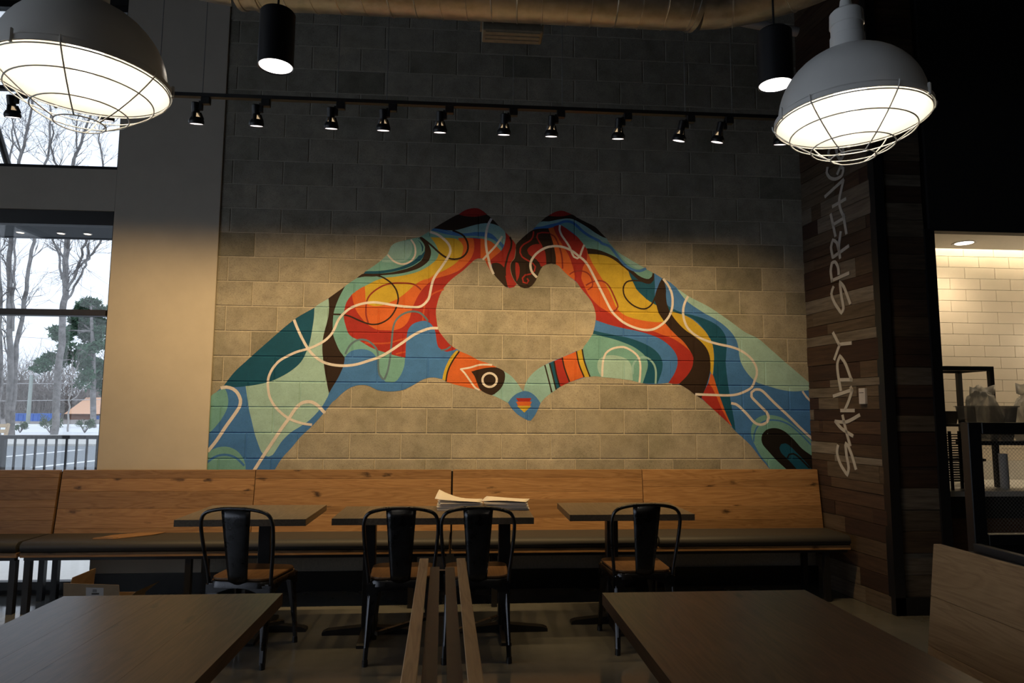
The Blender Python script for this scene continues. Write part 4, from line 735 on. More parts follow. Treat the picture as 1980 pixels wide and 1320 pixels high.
bench(-3.02, -0.078, [(-3.02, -1.591), (-1.586, -0.078)], 'oak backed bench length under the left painted hand', [[4, 6, 8, 9, 3], [4, 4, 8, 3, 8]], [-2.975, -1.9, -0.35])
bench(-0.064, 2.93, [(-0.064, 1.456), (1.461, 2.93)], 'oak backed bench length under the right painted hand, ending at the plank pillar', [[4, 7, 4, 9, 7], [5, 3, 9, 6, 5]], [0.25, 1.4, 2.75])
t = thing('kraft_envelope', 'flat brown kraft paper sleeve lying on the black bench seat', 'envelope', (-2.40, 5.20, 0.487), R(12))
obj('sheet', MB().prism([(-0.21, -0.10), (-0.07, -0.13), (0.16, -0.02), (0.23, 0.07), (0.05, 0.09), (-0.12, 0.04)], 'z', 0.0, 0.004), M['kraft'], t)
obj('flap', MB().hexa([(-0.21, -0.10, 0.004), (-0.07, -0.13, 0.004), (-0.05, -0.09, 0.005), (-0.16, -0.05, 0.005), (-0.2, -0.10, 0.012), (-0.08, -0.125, 0.014), (-0.05, -0.09, 0.008), (-0.16, -0.05, 0.008)]), M['kraft'], t)

# ================================================================= tables
def boards(parent, x0, x1, y0, y1, z0, z1, ws, m, seed):
    top = bpy.data.objects.new('tabletop', None); COL.objects.link(top); top.parent = parent
    tot = sum(ws); x = x0
    for w in ws:
        ww = (x1 - x0) * w / tot
        obj('board', MB().box(x, x + ww, y0, y1, z0, z1), m, top, bevel=0.0004); x += ww
def pedestal(parent, cx, cy, w=0.075, hz=0.71, L=0.28, name='post'):
    obj('post', MB().box(cx - w/2, cx + w/2, cy - w/2, cy + w/2, 0.03, hz), M['black_metal'], parent, bevel=0.003)
    obj('top_plate', MB().box(cx - 0.16, cx + 0.16, cy - 0.16, cy + 0.16, hz - 0.008, hz), M['black_metal'], parent)
    for ax in (0, 1):
        mb = MB()
        p = [(-L, 0.0), (-L, 0.018), (-L + 0.03, 0.03), (-0.03, 0.05), (0.03, 0.05), (L - 0.03, 0.03), (L, 0.018), (L, 0.0)]
        if ax == 0: mb.prism([(cx + a, zz) for a, zz in p], 'y', cy - 0.03, cy + 0.03)
        else: mb.prism([(cy + a, zz) for a, zz in p], 'x', cx - 0.03, cx + 0.03)
        obj('foot', mb, M['black_metal'], parent)
def bench_table(x0, x1, y0, y1, posts, label, ws):
    t = thing('bench_table', label, 'table', (0, 0, 0))
    boards(t, x0, x1, y0, y1, 0.71, 0.75, ws, M['ash'], 1)
    for px in posts: pedestal(t, px[0], px[1])
bench_table(-1.69, -0.925, 4.20, 4.83, [(-1.25, 4.55)], 'small square grey brown table left of the papers, before the bench', [5, 3, 6, 4, 6])
bench_table(-0.775, 0.452, 4.215, 4.745, [(-0.575, 4.47), (0.285, 4.47)], 'long grey brown two post table carrying the paper stacks', [6, 7, 5, 8, 7, 6, 8])
bench_table(0.69, 1.50, 4.31, 4.88, [(1.02, 4.60)], 'small square grey brown table right of the papers, before the bench', [7, 6, 8, 6])
def near_table(x0, x1, y0, y1, label, ws):
    t = thing('dining_table', label, 'table', (0, 0, 0))
    boards(t, x0, x1, y0, y1, 0.708, 0.75, ws, M['walnut'], 1)
    pedestal(t, (x0 + x1) / 2, y0 + 0.3, 0.08, 0.708); pedestal(t, (x0 + x1) / 2, y1 - 0.75, 0.08, 0.708)
near_table(-1.375, -0.628, 0.75, 2.53, 'dark walnut table in the left foreground', [5, 4, 6, 5])
near_table(0.513, 1.27, 0.75, 2.475, 'dark walnut table in the right foreground', [5, 6, 4, 6])

# paper stacks
def papers(x, y, rz, label, curl):
    t = thing('paper_stack', label, 'papers', (x, y, 0.7505), rz, 'paper stacks on the long table')
    h = 0.0; k = 0; q = random.Random(int(x * 100) + 5)
    for k in range(9):
        dx, dy, a = q.uniform(-0.012, 0.012), q.uniform(-0.01, 0.01), q.uniform(-0.08, 0.08)
        th = 0.0055
        mb = MB().box(-0.14, 0.14, -0.107, 0.107, h, h + th - 0.0006).xform(Matrix.Translation((dx, dy, 0)) @ Matrix.Rotation(a, 4, 'Z'))
        obj('sheet', mb, M['paper'], t); h += th
    # a loose top sheet with a lifted corner
    vs = []; fs = []; n = 8
    for i in range(n + 1):
        for j in range(n + 1):
            u, v = i / n, j / n
            zz = h + 0.001 + curl * (max(0, 1 - u * 1.5) ** 2) * (0.4 + 0.6 * v) + 0.006 * math.sin(3.1 * u + 2 * v)
            vs.append((-0.15 + 0.30 * u, -0.115 + 0.225 * v, zz + 0.006))
    for i in range(n):
        for j in range(n):
            a = i * (n + 1) + j; fs.append((a, a + 1, a + n + 2, a + n + 1))
    o = obj('loose_sheet', MB().add(vs, fs).xform(Matrix.Rotation(-0.15, 4, 'Z')), M['paper'], t, smooth=True)
    md = o.modifiers.new('thickness', 'SOLIDIFY'); md.thickness = 0.0008
papers(-0.01, 4.62, R(3), 'left stack of white papers with a curled corner, on the long table', 0.05)
papers(0.305, 4.63, R(-3), 'right stack of white papers with a sheet sticking out right, on the long table', 0.0)

# ================================================================= chairs
def make_chair(label):
    c = thing('metal_chair', label, 'chair', (0, 0, 0), 0, 'metal chairs at the bench tables')
    # rounded square pan, chair faces +Y, origin at the floor under the seat centre
    def rsq(w, d, r, n=5, taper=0.94):
        o = []
        for cx, cy, a0 in ((w/2 - r, d/2 - r, 0), (-w/2 + r, d/2 - r, 90), (-w/2 + r, -d/2 + r, 180), (w/2 - r, -d/2 + r, 270)):
            for k in range(n + 1):
                a = R(a0 + 90 * k / n); x, y = cx + r * math.cos(a), cy + r * math.sin(a)
                o.append((x * (1 if y > 0 else taper), y))
        return o
    mb = MB(); n = len(rsq(1, 1, 0.1)); lv = [(0.36, 0.36, 0.447), (0.385, 0.385, 0.444), (0.392, 0.392, 0.436), (0.396, 0.396, 0.41), (0.388, 0.388, 0.409), (0.37, 0.37, 0.434), (0.34, 0.34, 0.438)]
    vs = []; fs = []
    for w, d, z in lv: vs += [(x, y, z) for x, y in rsq(w, d, 0.08)]
    for L in range(len(lv) - 1):
        for i in range(n): fs.append((L*n+i, L*n+(i+1) % n, L*n+n+(i+1) % n, L*n+n+i))
    fs.append(tuple(range(n))); fs.append(tuple((len(lv)-1)*n + i for i in range(n))[::-1])
    obj('seat_pan', mb.add(vs, fs), M['gun'], c, smooth=True, ang=0.8)
    obj('wooden_seat', MB().prism(rsq(0.375, 0.375, 0.075), 'z', 0.4475, 0.462), M['seat_wood'], c, bevel=0.004, segs=2, smooth=True)
    # apron: arched sheet on each side
    for s in range(4):
        w = 0.37; pts = [(-w/2, 0.425), (w/2, 0.425)]
        pts += [(w/2, 0.36)] + [(w/2 - 0.03 - (w - 0.06) * k / 10, 0.365 + 0.045 * math.sin(math.pi * k / 10)) for k in range(11)] + [(-w/2, 0.36)]
        a = MB().prism(pts, 'y', -0.190, -0.187).xform(Matrix.Rotation(R(90 * s), 4, 'Z'))
        obj('apron', a, M['gun'], c)
    # legs: folded sheet, broad at the pan and narrow at the foot
    for sx, sy in ((1, 1), (-1, 1), (1, -1), (-1, -1)):
        top = Vector((sx * 0.165, sy * 0.165, 0.43)); foot = Vector((sx * 0.178, sy * 0.235 if sy < 0 else sy * 0.20, 0.0))
        vs = []; fs = []; K = 7
        for k in range(K + 1):
            t = k / K; p = top.lerp(foot, t); p.z = 0.43 - (0.43 - 0.025) * t
            wd = 0.026 + 0.046 * (1 - t) ** 1.8; g = 0.011
            # V section with a flat nose: arms along x and along y meeting at the outer corner
            ox, oy = p.x + sx * 0.016, p.y + sy * 0.016
            sec = [(ox - sx * wd, oy), (ox - sx * 0.008, oy), (ox, oy - sy * 0.008), (ox, oy - sy * wd), (ox - sx * g, oy - sy * wd), (ox - sx * g, oy - sy * g), (ox - sx * wd, oy - sy * g)]
            vs += [(x, y, p.z) for x, y in sec]
        q = 7
        for k in range(K):
            for i in range(q): fs.append((k*q+i, k*q+(i+1) % q, k*q+q+(i+1) % q, k*q+q+i))
        fs.append(tuple(range(q))); fs.append(tuple(K*q+i for i in range(q)))
        lg = obj('leg', MB().add(vs, fs), M['gun'], c)
        fx, fy = foot.x + sx * 0.003, foot.y + sy * 0.003
        obj('foot_cap', MB().lathe([(0.0, 0.0), (0.017, 0.0), (0.016, 0.035), (0.0, 0.035)], 10, (fx, fy, 0)), M['black_metal'], lg, smooth=True)
        # pressed rib down the leg
        obj('rib', MB().tube([(top.x + sx * 0.004, top.y + sy * 0.018, 0.36), (fx * 0.995, fy + sy * 0.012, 0.10)], [0.012, 0.006], 6), M['gun'], lg, smooth=True)
    obj('brace', MB().box(-0.19, 0.19, -0.012, 0.012, 0.13, 0.15).xform(Matrix.Rotation(R(45), 4, 'Z')), M['gun'], c)
    # hoop
    h = [(-0.178, -0.165, 0.41), (-0.186, -0.18, 0.50), (-0.20, -0.205, 0.62), (-0.208, -0.23, 0.73), (-0.203, -0.243, 0.79), (-0.175, -0.25, 0.828), (-0.10, -0.253, 0.848), (0, -0.254, 0.853)]
    h2 = h + [(-x, y, z) for x, y, z in h[-2::-1]]
    P = [Vector(p) for p in h2]; cur = []
    for i in range(len(P) - 1):
        p0, p1, p2, p3 = P[max(i-1, 0)], P[i], P[i+1], P[min(i+2, len(P)-1)]
        for s in range(4):
            t = s / 4; cur.append(0.5 * ((2*p1) + (p2-p0)*t + (2*p0-5*p1+4*p2-p3)*t*t + (3*p1-p0-3*p2+p3)*t**3))
    cur.append(P[-1])
    obj('back_hoop', MB().tube(cur, 0.0105, 10), M['gun'], c, smooth=True)
    # splat: slightly dished sheet
    vs = []; fs = []; nu, nv = 6, 8
    for k in range(nv + 1):
        t = k / nv; z = 0.425 + (0.846 - 0.425) * t; w = 0.108 + 0.062 * t; y = -0.188 - 0.066 * t ** 0.8
        for i in range(nu + 1):
            u = i / nu * 2 - 1; vs.append((u * w / 2, y - 0.008 * (1 - u * u), z))
    for k in range(nv):
        for i in range(nu):
            a = k * (nu + 1) + i; fs.append((a, a + 1, a + nu + 2, a + nu + 1))
    o = obj('splat', MB().add(vs, fs), M['gun'], c, smooth=True)
    md = o.modifiers.new('sheet', 'SOLIDIFY'); md.thickness = 0.003
    return c
ch = make_chair('dark metal chair with wooden seat, leftmost, partly behind the left walnut table')
for i, (x, y, a, lab) in enumerate([(-1.205, 4.165, -9, None), (-0.338, 4.155, 1, 'dark metal chair with wooden seat at the long table, left of the centre rails'), (0.100, 4.155, 0, 'dark metal chair with wooden seat at the long table, right of the centre rails'), (1.092, 4.25, 2, 'dark metal chair with wooden seat, rightmost, behind the right walnut table')]):
    o = ch if i == 0 else copy_tree(ch)
    o.location = (x, y, 0); o.rotation_euler = (0, 0, R(a))
    if lab: o['label'] = lab

# ================================================================= booth benches in the foreground
def booth(x, rz, sgn, y1, label, length=2.6, pad=False, m='smoked'):
    """backrest whose top runs along Y; the sitter's side is sgn (-1: seat on the left)"""
    b = thing('booth_bench', label, 'booth', (x, y1, 0), rz)
    bk = bpy.data.objects.new('backrest', None); COL.objects.link(bk); bk.parent = b
    zs = [0.95 - 0.03, 0.735, 0.56, 0.49]; lean = 0.12
    f = lambda z: sgn * (0.92 - z) * lean
    for k in range(3):
        z1, z0 = zs[k], zs[k+1]; e = 0.0005
        a1, a0 = f(z1), f(z0)
        xs = (0.0, sgn * 0.029); lo, hi = min(xs), max(xs)
        mb = MB().hexa([(a0 + lo, -length, z0 + e), (a0 + hi, -length, z0 + e), (a0 + hi, 0, z0 + e), (a0 + lo, 0, z0 + e), (a1 + lo, -length, z1 - e), (a1 + hi, -length, z1 - e), (a1 + hi, 0, z1 - e), (a1 + lo, 0, z1 - e)])
        obj('plank', mb, M[m], bk, bevel=0.0015)
    l2 = 0.03; g = lambda z: sgn * (0.9 - z) * l2
    s1, s0 = -sgn * 0.006, -sgn * 0.036; lo, hi = min(s1, s0), max(s1, s0)
    mb = MB().hexa([(g(.42) + lo, -length, 0.42), (g(.42) + hi, -length, 0.42), (g(.42) + hi, -0.015, 0.42), (g(.42) + lo, -0.015, 0.42), (lo, -length, 0.895), (hi, -length, 0.895), (hi, -0.015, 0.895), (lo, -0.015, 0.895)])
    obj('back_panel', mb, M['black_metal'] if pad else M['bronze_panel'], b)
    xs = (sgn * 0.085, sgn * 0.50); lo, hi = min(xs), max(xs)
    obj('seat_cushion', MB().box(lo, hi, -length, 0, 0.41, 0.48), M['vinyl'], b, bevel=0.02, segs=2)
    xs = (sgn * 0.02, sgn * 0.49); lo, hi = min(xs), max(xs)
    obj('seat_board', MB().box(lo, hi, -length, 0, 0.38, 0.41), M['smoked'], b)
    for yy in (-0.06, -length / 2, -length + 0.06):
        for xx in (sgn * 0.05, sgn * 0.45): obj('leg', MB().box(xx - 0.018, xx + 0.018, yy - 0.018, yy + 0.018, 0, 0.38), M['black_metal'], b)
    return b
bl = booth(-0.102, R(1.6), -1, 2.275, 'booth backrest rail on the left of the narrow pair in the centre foreground')
br = booth(-0.012, R(1.6), 1, 2.272, 'booth backrest rail on the right of the narrow pair in the centre foreground')
obj('tie_bar', MB().box(0.006, 0.084, -0.022, -0.004, 0.872, 0.884), M['black_metal'], bl)
booth(1.775, R(0.0), -1, 2.43, 'booth with pale brown plank backrest at the right edge', pad=True)
booth(1.90, R(0.0), 1, 2.43, 'booth hidden behind the plank backrest at the right edge, black backed', pad=True, m='vinyl')

# ---- mesh guard in front of the kitchen
g = thing('mesh_guard', 'black framed wire mesh guard at the right, in front of the kitchen counter', 'guard', (0, 0, 0))
GY = 3.0
for x in (2.372, 4.2): obj('post', MB().box(x - 0.032, x + 0.032, GY - 0.025, GY + 0.025, 0, 1.36), M['black_metal'], g, bevel=0.003)
obj('top_rail', MB().box(2.408, 4.164, GY - 0.025, GY + 0.025, 1.305, 1.36), M['black_metal'], g, bevel=0.003)
obj('bottom_rail', MB().box(2.408, 4.164, GY - 0.025, GY + 0.025, 0.80, 0.85), M['black_metal'], g, bevel=0.003)
obj('lower_panel', MB().box(2.408, 4.164, GY - 0.01, GY + 0.01, 0.05, 0.80), M['black_metal'], g)
mesh_mb = MB(); zA, zB, xA, xB = 0.85, 1.305, 2.408, 4.164; st = 0.018; k = xA - (zB - zA)
while k < xB:
    for sg in (1, -1):
        a0, a1 = k, k + (zB - zA)
        u0, u1 = max(a0, xA), min(a1, xB)
        if u1 - u0 > 0.01:
            zz0 = zA + (u0 - a0); zz1 = zA + (u1 - a0)
            if sg < 0: zz0, zz1 = zA + zB - zz0, zA + zB - zz1
            mesh_mb.tube([(u0, GY + 0.001 * sg, zz0), (u1, GY + 0.001 * sg, zz1)], 0.0006, 3, caps=False)
    k += st
tag(obj('wire_mesh', mesh_mb, M['wire'], g), kind='stuff')

# ---- kitchen counter and what stands on it
c = thing('kitchen_counter', 'white topped counter with black apron and brown front beyond the mesh guard', 'counter', (0, 0, 0))
obj('countertop', MB().box(3.475, 6.0, 4.73, 5.55, 0.80, 0.84), M['stone'], c, bevel=0.003)
obj('apron', MB().box(3.475, 6.0, 4.76, 4.80, 0.64, 0.80), M['black_metal'], c)
obj('front_panel', MB().box(3.475, 6.0, 4.82, 4.86, 0.0, 0.64), M['rust_wood'], c)
obj('backsplash', MB().box(3.475, 6.0, 5.55, 5.59, 0.84, 1.0), M['stone'], c)
s = thing('shelf_frame', 'black square tube shelf frame standing before the kitchen tiles', 'frame', (0, 0, 0))
for x in (3.62, 4.13): 
    for y in (4.98, 5.32): obj('upright', MB().box(x - 0.017, x + 0.017, y - 0.017, y + 0.017, 0.84, 1.77), M['black_metal'], s)
for y in (4.98, 5.32): obj('top_bar', MB().box(3.637, 4.113, y - 0.017, y + 0.017, 1.736, 1.77), M['black_metal'], s)
for x in (3.62, 4.13): obj('side_bar', MB().box(x - 0.017, x + 0.017, 4.997, 5.303, 1.736, 1.77), M['black_metal'], s)
for z in (1.30, 1.03): obj('shelf', MB().box(3.637, 4.113, 5.06, 5.32, z, z + 0.02), M['black_metal'], s)
t = thing('black_tray', 'black tray on the upper shelf of the black frame', 'tray', (3.80, 5.14, 1.321))
obj('tray_body', MB().lathe([(0.0, 0.0), (0.12, 0.0), (0.14, 0.10), (0.132, 0.10), (0.112, 0.01), (0.0, 0.01)], 4).xform(Matrix.Rotation(R(45), 4, 'Z')), M['black_metal'], t)
t = thing('wire_rack', 'dark slatted wire rack standing on the white counter', 'rack', (3.64, 4.82, 0.84))
for dx in (0.0, 0.13):
    for dy in (0.0, 0.07): obj('upright', MB().box(dx - 0.008, dx + 0.008, dy - 0.008, dy + 0.008, 0, 0.43), M['black_metal'], t)
for k in range(20): obj('slat', MB().box(-0.008, 0.138, -0.012, 0.082, 0.06 + k * 0.018, 0.066 + k * 0.018), M['dark_bronze'], t)
def crumple(name, label, loc, size, seed):
    t = thing(name, label, 'bag', loc)
    q = random.Random(seed); bm = bmesh.new(); bmesh.ops.create_icosphere(bm, subdivisions=4, radius=1.0)
    dirs = [(Vector((q.gauss(0, 1), q.gauss(0, 1), q.gauss(0, 1))).normalized(), q.uniform(0.74, 1.0)) for _ in range(34)]
    for v in bm.verts:
        n = v.co.normalized(); r = min(d / max(0.12, n.dot(u)) for u, d in dirs if n.dot(u) > 0.1)
        r = min(r, 1.1) * (1 + 0.05 * math.sin(19 * n.x + 7 * n.z) * math.sin(23 * n.y))
        v.co = Vector((n.x * r * size[0], n.y * r * size[1], max(-0.62, n.z * r) * size[2] + 0.62 * size[2]))
    me = bpy.data.meshes.new(name); bm.to_mesh(me); bm.free(); link('bag_skin', me, M['film'], t)
    fold = MB(); vs = []; fs = []; n = 10
    for k in range(n + 1):
        u = k / n * 2 - 1
        for h, s in ((1.30, 0.55), (1.46, 0.62), (1.60, 0.70)):
            vs.append((u * size[0] * s + 0.01 * math.sin(7 * u + h * 9), 0.018 * math.sin(5 * u + 3 * h + seed), size[2] * (h + 0.05 * math.sin(6 * u + seed))))
    for k in range(n):
        for m_ in range(2): a = k * 3 + m_; fs.append((a, a + 1, a + 4, a + 3))
    o = obj('gathered_top', fold.add(vs, fs), M['film'], t, smooth=True); md = o.modifiers.new('film', 'SOLIDIFY'); md.thickness = 0.0006
bn = thing('clear_bin', 'clear plastic tub above the guard rail, holding the left crumpled bag', 'tub', (3.96, 4.84, 1.2005))
vs = []
sh = thing('service_shelf', 'black shelf behind the mesh guard carrying clear tubs and plastic bags', 'shelf', (0, 0, 0))
obj('shelf_board', MB().box(3.80, 5.6, 4.75, 4.97, 1.17, 1.20), M['black_metal'], sh)
for x in (3.85, 4.9, 5.5): obj('shelf_leg', MB().box(x - 0.015, x + 0.015, 4.80, 4.83, 0.84, 1.17), M['black_metal'], sh)
def tub(w, d, h): 
    lv = [(w*0.80, d*0.80, 0.0), (w, d, h), (w*1.06, d*1.06, h), (w*1.06, d*1.06, h-0.008), (w*0.985, d*0.985, h-0.01), (w*0.785, d*0.785, 0.006)]
    vs = []; fs = []
    for a, b, z in lv: vs += [(-a/2, -b/2, z), (a/2, -b/2, z), (a/2, b/2, z), (-a/2, b/2, z)]
    for L in range(5):
        for i in range(4): fs.append((L*4+i, L*4+(i+1) % 4, L*4+4+(i+1) % 4, L*4+4+i))
    fs += [(3, 2, 1, 0), (20, 21, 22, 23)]
    return MB().add(vs, fs)
obj('tub_wall', tub(0.34, 0.2, 0.26), M['plastic'], bn)
crumple('plastic_bag', 'crumpled clear plastic bag standing in the left tub', (3.955, 4.86, 1.21), (0.15, 0.088, 0.25), 3)
crumple('plastic_bag', 'large crumpled clear plastic bag at the right picture edge above the guard', (4.36, 4.86, 1.205), (0.19, 0.098, 0.27), 9)
t = thing('paper_roll', 'pale upright paper roll on the counter seen through the mesh', 'roll', (4.12, 4.9, 0.84))
obj('roll_body', MB().lathe([(0.0, 0.0), (0.03, 0.0), (0.03, 0.26), (0.012, 0.26), (0.012, 0.25), (0.0, 0.25)], 20), M['paper'], t, smooth=True)

# ---- cardboard box on the floor at left
b = thing('cardboard_box', 'open cardboard carton with a white label on the floor under the bench', 'box', (-2.18, 4.47, 0.0), R(-4))
w, d, h, q = 0.17, 0.14, 0.24, 0.004
obj('wall', MB().box(-w, w, -d, -d + q, 0, h), M['cardboard'], b); obj('wall', MB().box(-w, w, d - q, d, 0, h), M['cardboard'], b)
obj('wall', MB().box(-w, -w + q, -d, d, 0, h), M['cardboard'], b); obj('wall', MB().box(w - q, w, -d, d, 0, h), M['cardboard'], b); obj('base', MB().box(-w, w, -d, d, 0.0, q), M['cardboard'], b)
fl = obj('flap', MB().hexa([(-w, -d, h), (w, -d, h), (w, -d + q, h), (-w, -d + q, h), (-w, -d - 0.012, h + 0.125), (w - 0.01, -d - 0.012, h + 0.115), (w - 0.01, -d - 0.008, h + 0.115), (-w, -d - 0.008, h + 0.125)]), M['cardboard'], b)
obj('flap', MB().hexa([(-w, -d, h), (-w + q, -d, h), (-w + q, d, h), (-w, d, h), (-w + 0.03, -d + 0.02, h + 0.15), (-w + 0.03 + q, -d + 0.02, h + 0.15), (-w + 0.05, d - 0.06, h + 0.16), (-w + 0.05 - q, d - 0.06, h + 0.16)]), M['cardboard'], b)
obj('flap', MB().hexa([(w - q, -d, h), (w, -d, h), (w, d, h), (w - q, d, h), (w + 0.085, -d, h + 0.07), (w + 0.088, -d, h + 0.074), (w + 0.10, d - 0.03, h + 0.075), (w + 0.097, d - 0.03, h + 0.07)]), M['cardboard'], b)
sl = obj('label_sticker', MB().hexa([(-0.035, -d - 0.0055, h + 0.05), (0.07, -d - 0.0055, h + 0.05), (0.07, -d - 0.004, h + 0.05), (-0.035, -d - 0.004, h + 0.05), (-0.035, -d - 0.0105, h + 0.10), (0.07, -d - 0.0105, h + 0.098), (0.07, -d - 0.0085, h + 0.098), (-0.035, -d - 0.0085, h + 0.10)]), M['white_plastic'], fl)
pm = MB()
for i in range(9): pm.hexa([(0.0 + i*0.005, -d - 0.0075, h + 0.058), (0.003 + i*0.005, -d - 0.0075, h + 0.058), (0.003 + i*0.005, -d - 0.006, h + 0.058), (0.0 + i*0.005, -d - 0.006, h + 0.058), (0.0 + i*0.005, -d - 0.0085, h + 0.068), (0.003 + i*0.005, -d - 0.0085, h + 0.068), (0.003 + i*0.005, -d - 0.007, h + 0.068), (0.0 + i*0.005, -d - 0.007, h + 0.068)])
for i in range(4): pm.hexa([(0.005, -d - 0.0092, h + 0.073 + i*0.006), (0.03, -d - 0.0092, h + 0.073 + i*0.006), (0.03, -d - 0.008, h + 0.073 + i*0.006), (0.005, -d - 0.008, h + 0.073 + i*0.006), (0.005, -d - 0.0099, h + 0.076 + i*0.006), (0.03, -d - 0.0099, h + 0.076 + i*0.006), (0.03, -d - 0.0085, h + 0.076 + i*0.006), (0.005, -d - 0.0085, h + 0.076 + i*0.006)])
obj('print', pm, M['ink'], fl)

# ================================================================= lamps
def dome_lamp(loc, label, rot):
    t = thing('dome_pendant', label, 'pendant lamp', loc, rot, 'caged dome pendants')
    Rr = 0.174; Hh = 0.186
    out = [(Rr + 0.008, 0.0), (Rr + 0.008, 0.012), (Rr - 0.002, 0.02)]
    for k in range(1, 13):
        a = k / 12 * R(80); out.append((Rr * math.cos(a) * 0.985, 0.02 + (Hh - 0.02) * math.sin(a)))
    inn = [(r - 0.004 if r > 0.045 else r, z - 0.003) for r, z in out[2:]]
    obj('shade', MB().lathe([(Rr + 0.004, 0.002)] + out + [(0.03, Hh + 0.004)], 64), M['enamel'], t, smooth=True, ang=0.6)
    obj('reflector', MB().lathe([(Rr + 0.003, 0.001)] + inn + [(0.0, Hh - 0.006)], 64), M['reflector'], t, smooth=True, ang=0.9)
    obj('neck', MB().lathe([(0.042, Hh - 0.012), (0.041, Hh + 0.035), (0.0385, Hh + 0.037), (0.0385, Hh + 0.062), (0.041, Hh + 0.064), (0.0395, Hh + 0.098), (0.034, Hh + 0.104), (0.0, Hh + 0.104)], 32), M['enamel'], t, smooth=True, ang=0.5)
    obj('cord_grip', MB().lathe([(0.019, Hh + 0.104), (0.017, Hh + 0.108), (0.013, Hh + 0.135), (0.008, Hh + 0.142), (0.0, Hh + 0.142)], 20), M['enamel'], t, smooth=True, ang=0.5)
    obj('cord', MB().tube([(0, 0, Hh + 0.14), (0, 0, 5.2 - loc[2])], 0.006, 8), M['white_plastic'], t, smooth=True)
    obj('socket', MB().lathe([(0.028, Hh - 0.01), (0.028, Hh - 0.05), (0.022, Hh - 0.055), (0.0, Hh - 0.055)], 20), M['reflector'], t, smooth=True)
    obj('bulb', MB().lathe([(0.0, Hh - 0.052), (0.018, Hh - 0.058), (0.024, Hh - 0.075), (0.036, Hh - 0.10), (0.040, Hh - 0.122), (0.034, Hh - 0.145), (0.018, Hh - 0.16), (0.0, Hh - 0.163)], 24), M['dome_bulb'], t, smooth=True, ang=3)
    rings = [(0.177, -0.004), (0.145, -0.036), (0.096, -0.072), (0.051, -0.098)]
    for r, z in rings: obj('guard_ring', MB().ring(r, z, 0.0017, 56), M['enamel'], t, smooth=True)
    for k in range(6):
        a = R(60 * k); pts = [(r * math.cos(a), r * math.sin(a), z) for r, z in [(0.186, 0.014), (0.181, -0.002)] + rings[1:]]
        obj('guard_rib', MB().tube(smooth3(pts), 0.0017, 6), M['enamel'], t, smooth=True)
    for k in (0, 2, 4):
        a = R(60 * k + 30); obj('clip', MB().box(0.180, 0.187, -0.004, 0.004, -0.006, 0.024).xform(Matrix.Rotation(a, 4, 'Z')), M['enamel'], t, bevel=0.002)
    point('dome_light', (loc[0], loc[1], loc[2] + 0.045), DOME_W, (1, 0.84, 0.62), 0.04)
    return t
def smooth3(pts, n=4):
    P = [Vector(p) for p in pts]; o = []
    for i in range(len(P) - 1):
        p0, p1, p2, p3 = P[max(i-1, 0)], P[i], P[i+1], P[min(i+2, len(P)-1)]
        for s in range(n):
            t = s / n; o.append(0.5 * ((2*p1) + (p2-p0)*t + (2*p0-5*p1+4*p2-p3)*t*t + (3*p1-p0-3*p2+p3)*t**3))
    o.append(P[-1]); return o
dome_lamp((0.972, 1.565, 2.135), 'white caged dome pendant hanging above the right walnut table', R(31))
dome_lamp((-0.870, 1.529, 2.136), 'white caged dome pendant hanging above the left walnut table', R(-14))
def cylinder_lamp(loc, label):
    t = thing('cylinder_pendant', label, 'pendant lamp', loc, 0, 'black cylinder pendants')
    obj('housing', MB().lathe([(0.064, 0.004), (0.069, 0.0), (0.069, 0.225), (0.064, 0.232), (0.0, 0.232)], 40), M['black_metal'], t, smooth=True, ang=0.5)
    obj('lens', MB().lathe([(0.0, 0.006), (0.0645, 0.006)], 40), M['lens'], t)
    obj('cord', MB().tube([(0, 0, 0.232), (0, 0, 5.2 - loc[2])], 0.0045, 8), M['black_metal'], t)
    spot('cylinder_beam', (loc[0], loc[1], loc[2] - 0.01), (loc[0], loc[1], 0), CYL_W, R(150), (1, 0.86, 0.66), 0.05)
cylinder_lamp((-0.764, 2.635, 2.767), 'black cylinder pendant left of the duct register')
cylinder_lamp((1.263, 2.54, 2.728), 'black cylinder pendant half hidden behind the right dome lamp')

# two pendants added out of view to light the dome fronts and tables
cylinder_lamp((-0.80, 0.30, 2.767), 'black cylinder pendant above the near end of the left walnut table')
cylinder_lamp((1.25, 0.30, 2.767), 'black cylinder pendant above the near end of the right walnut table')

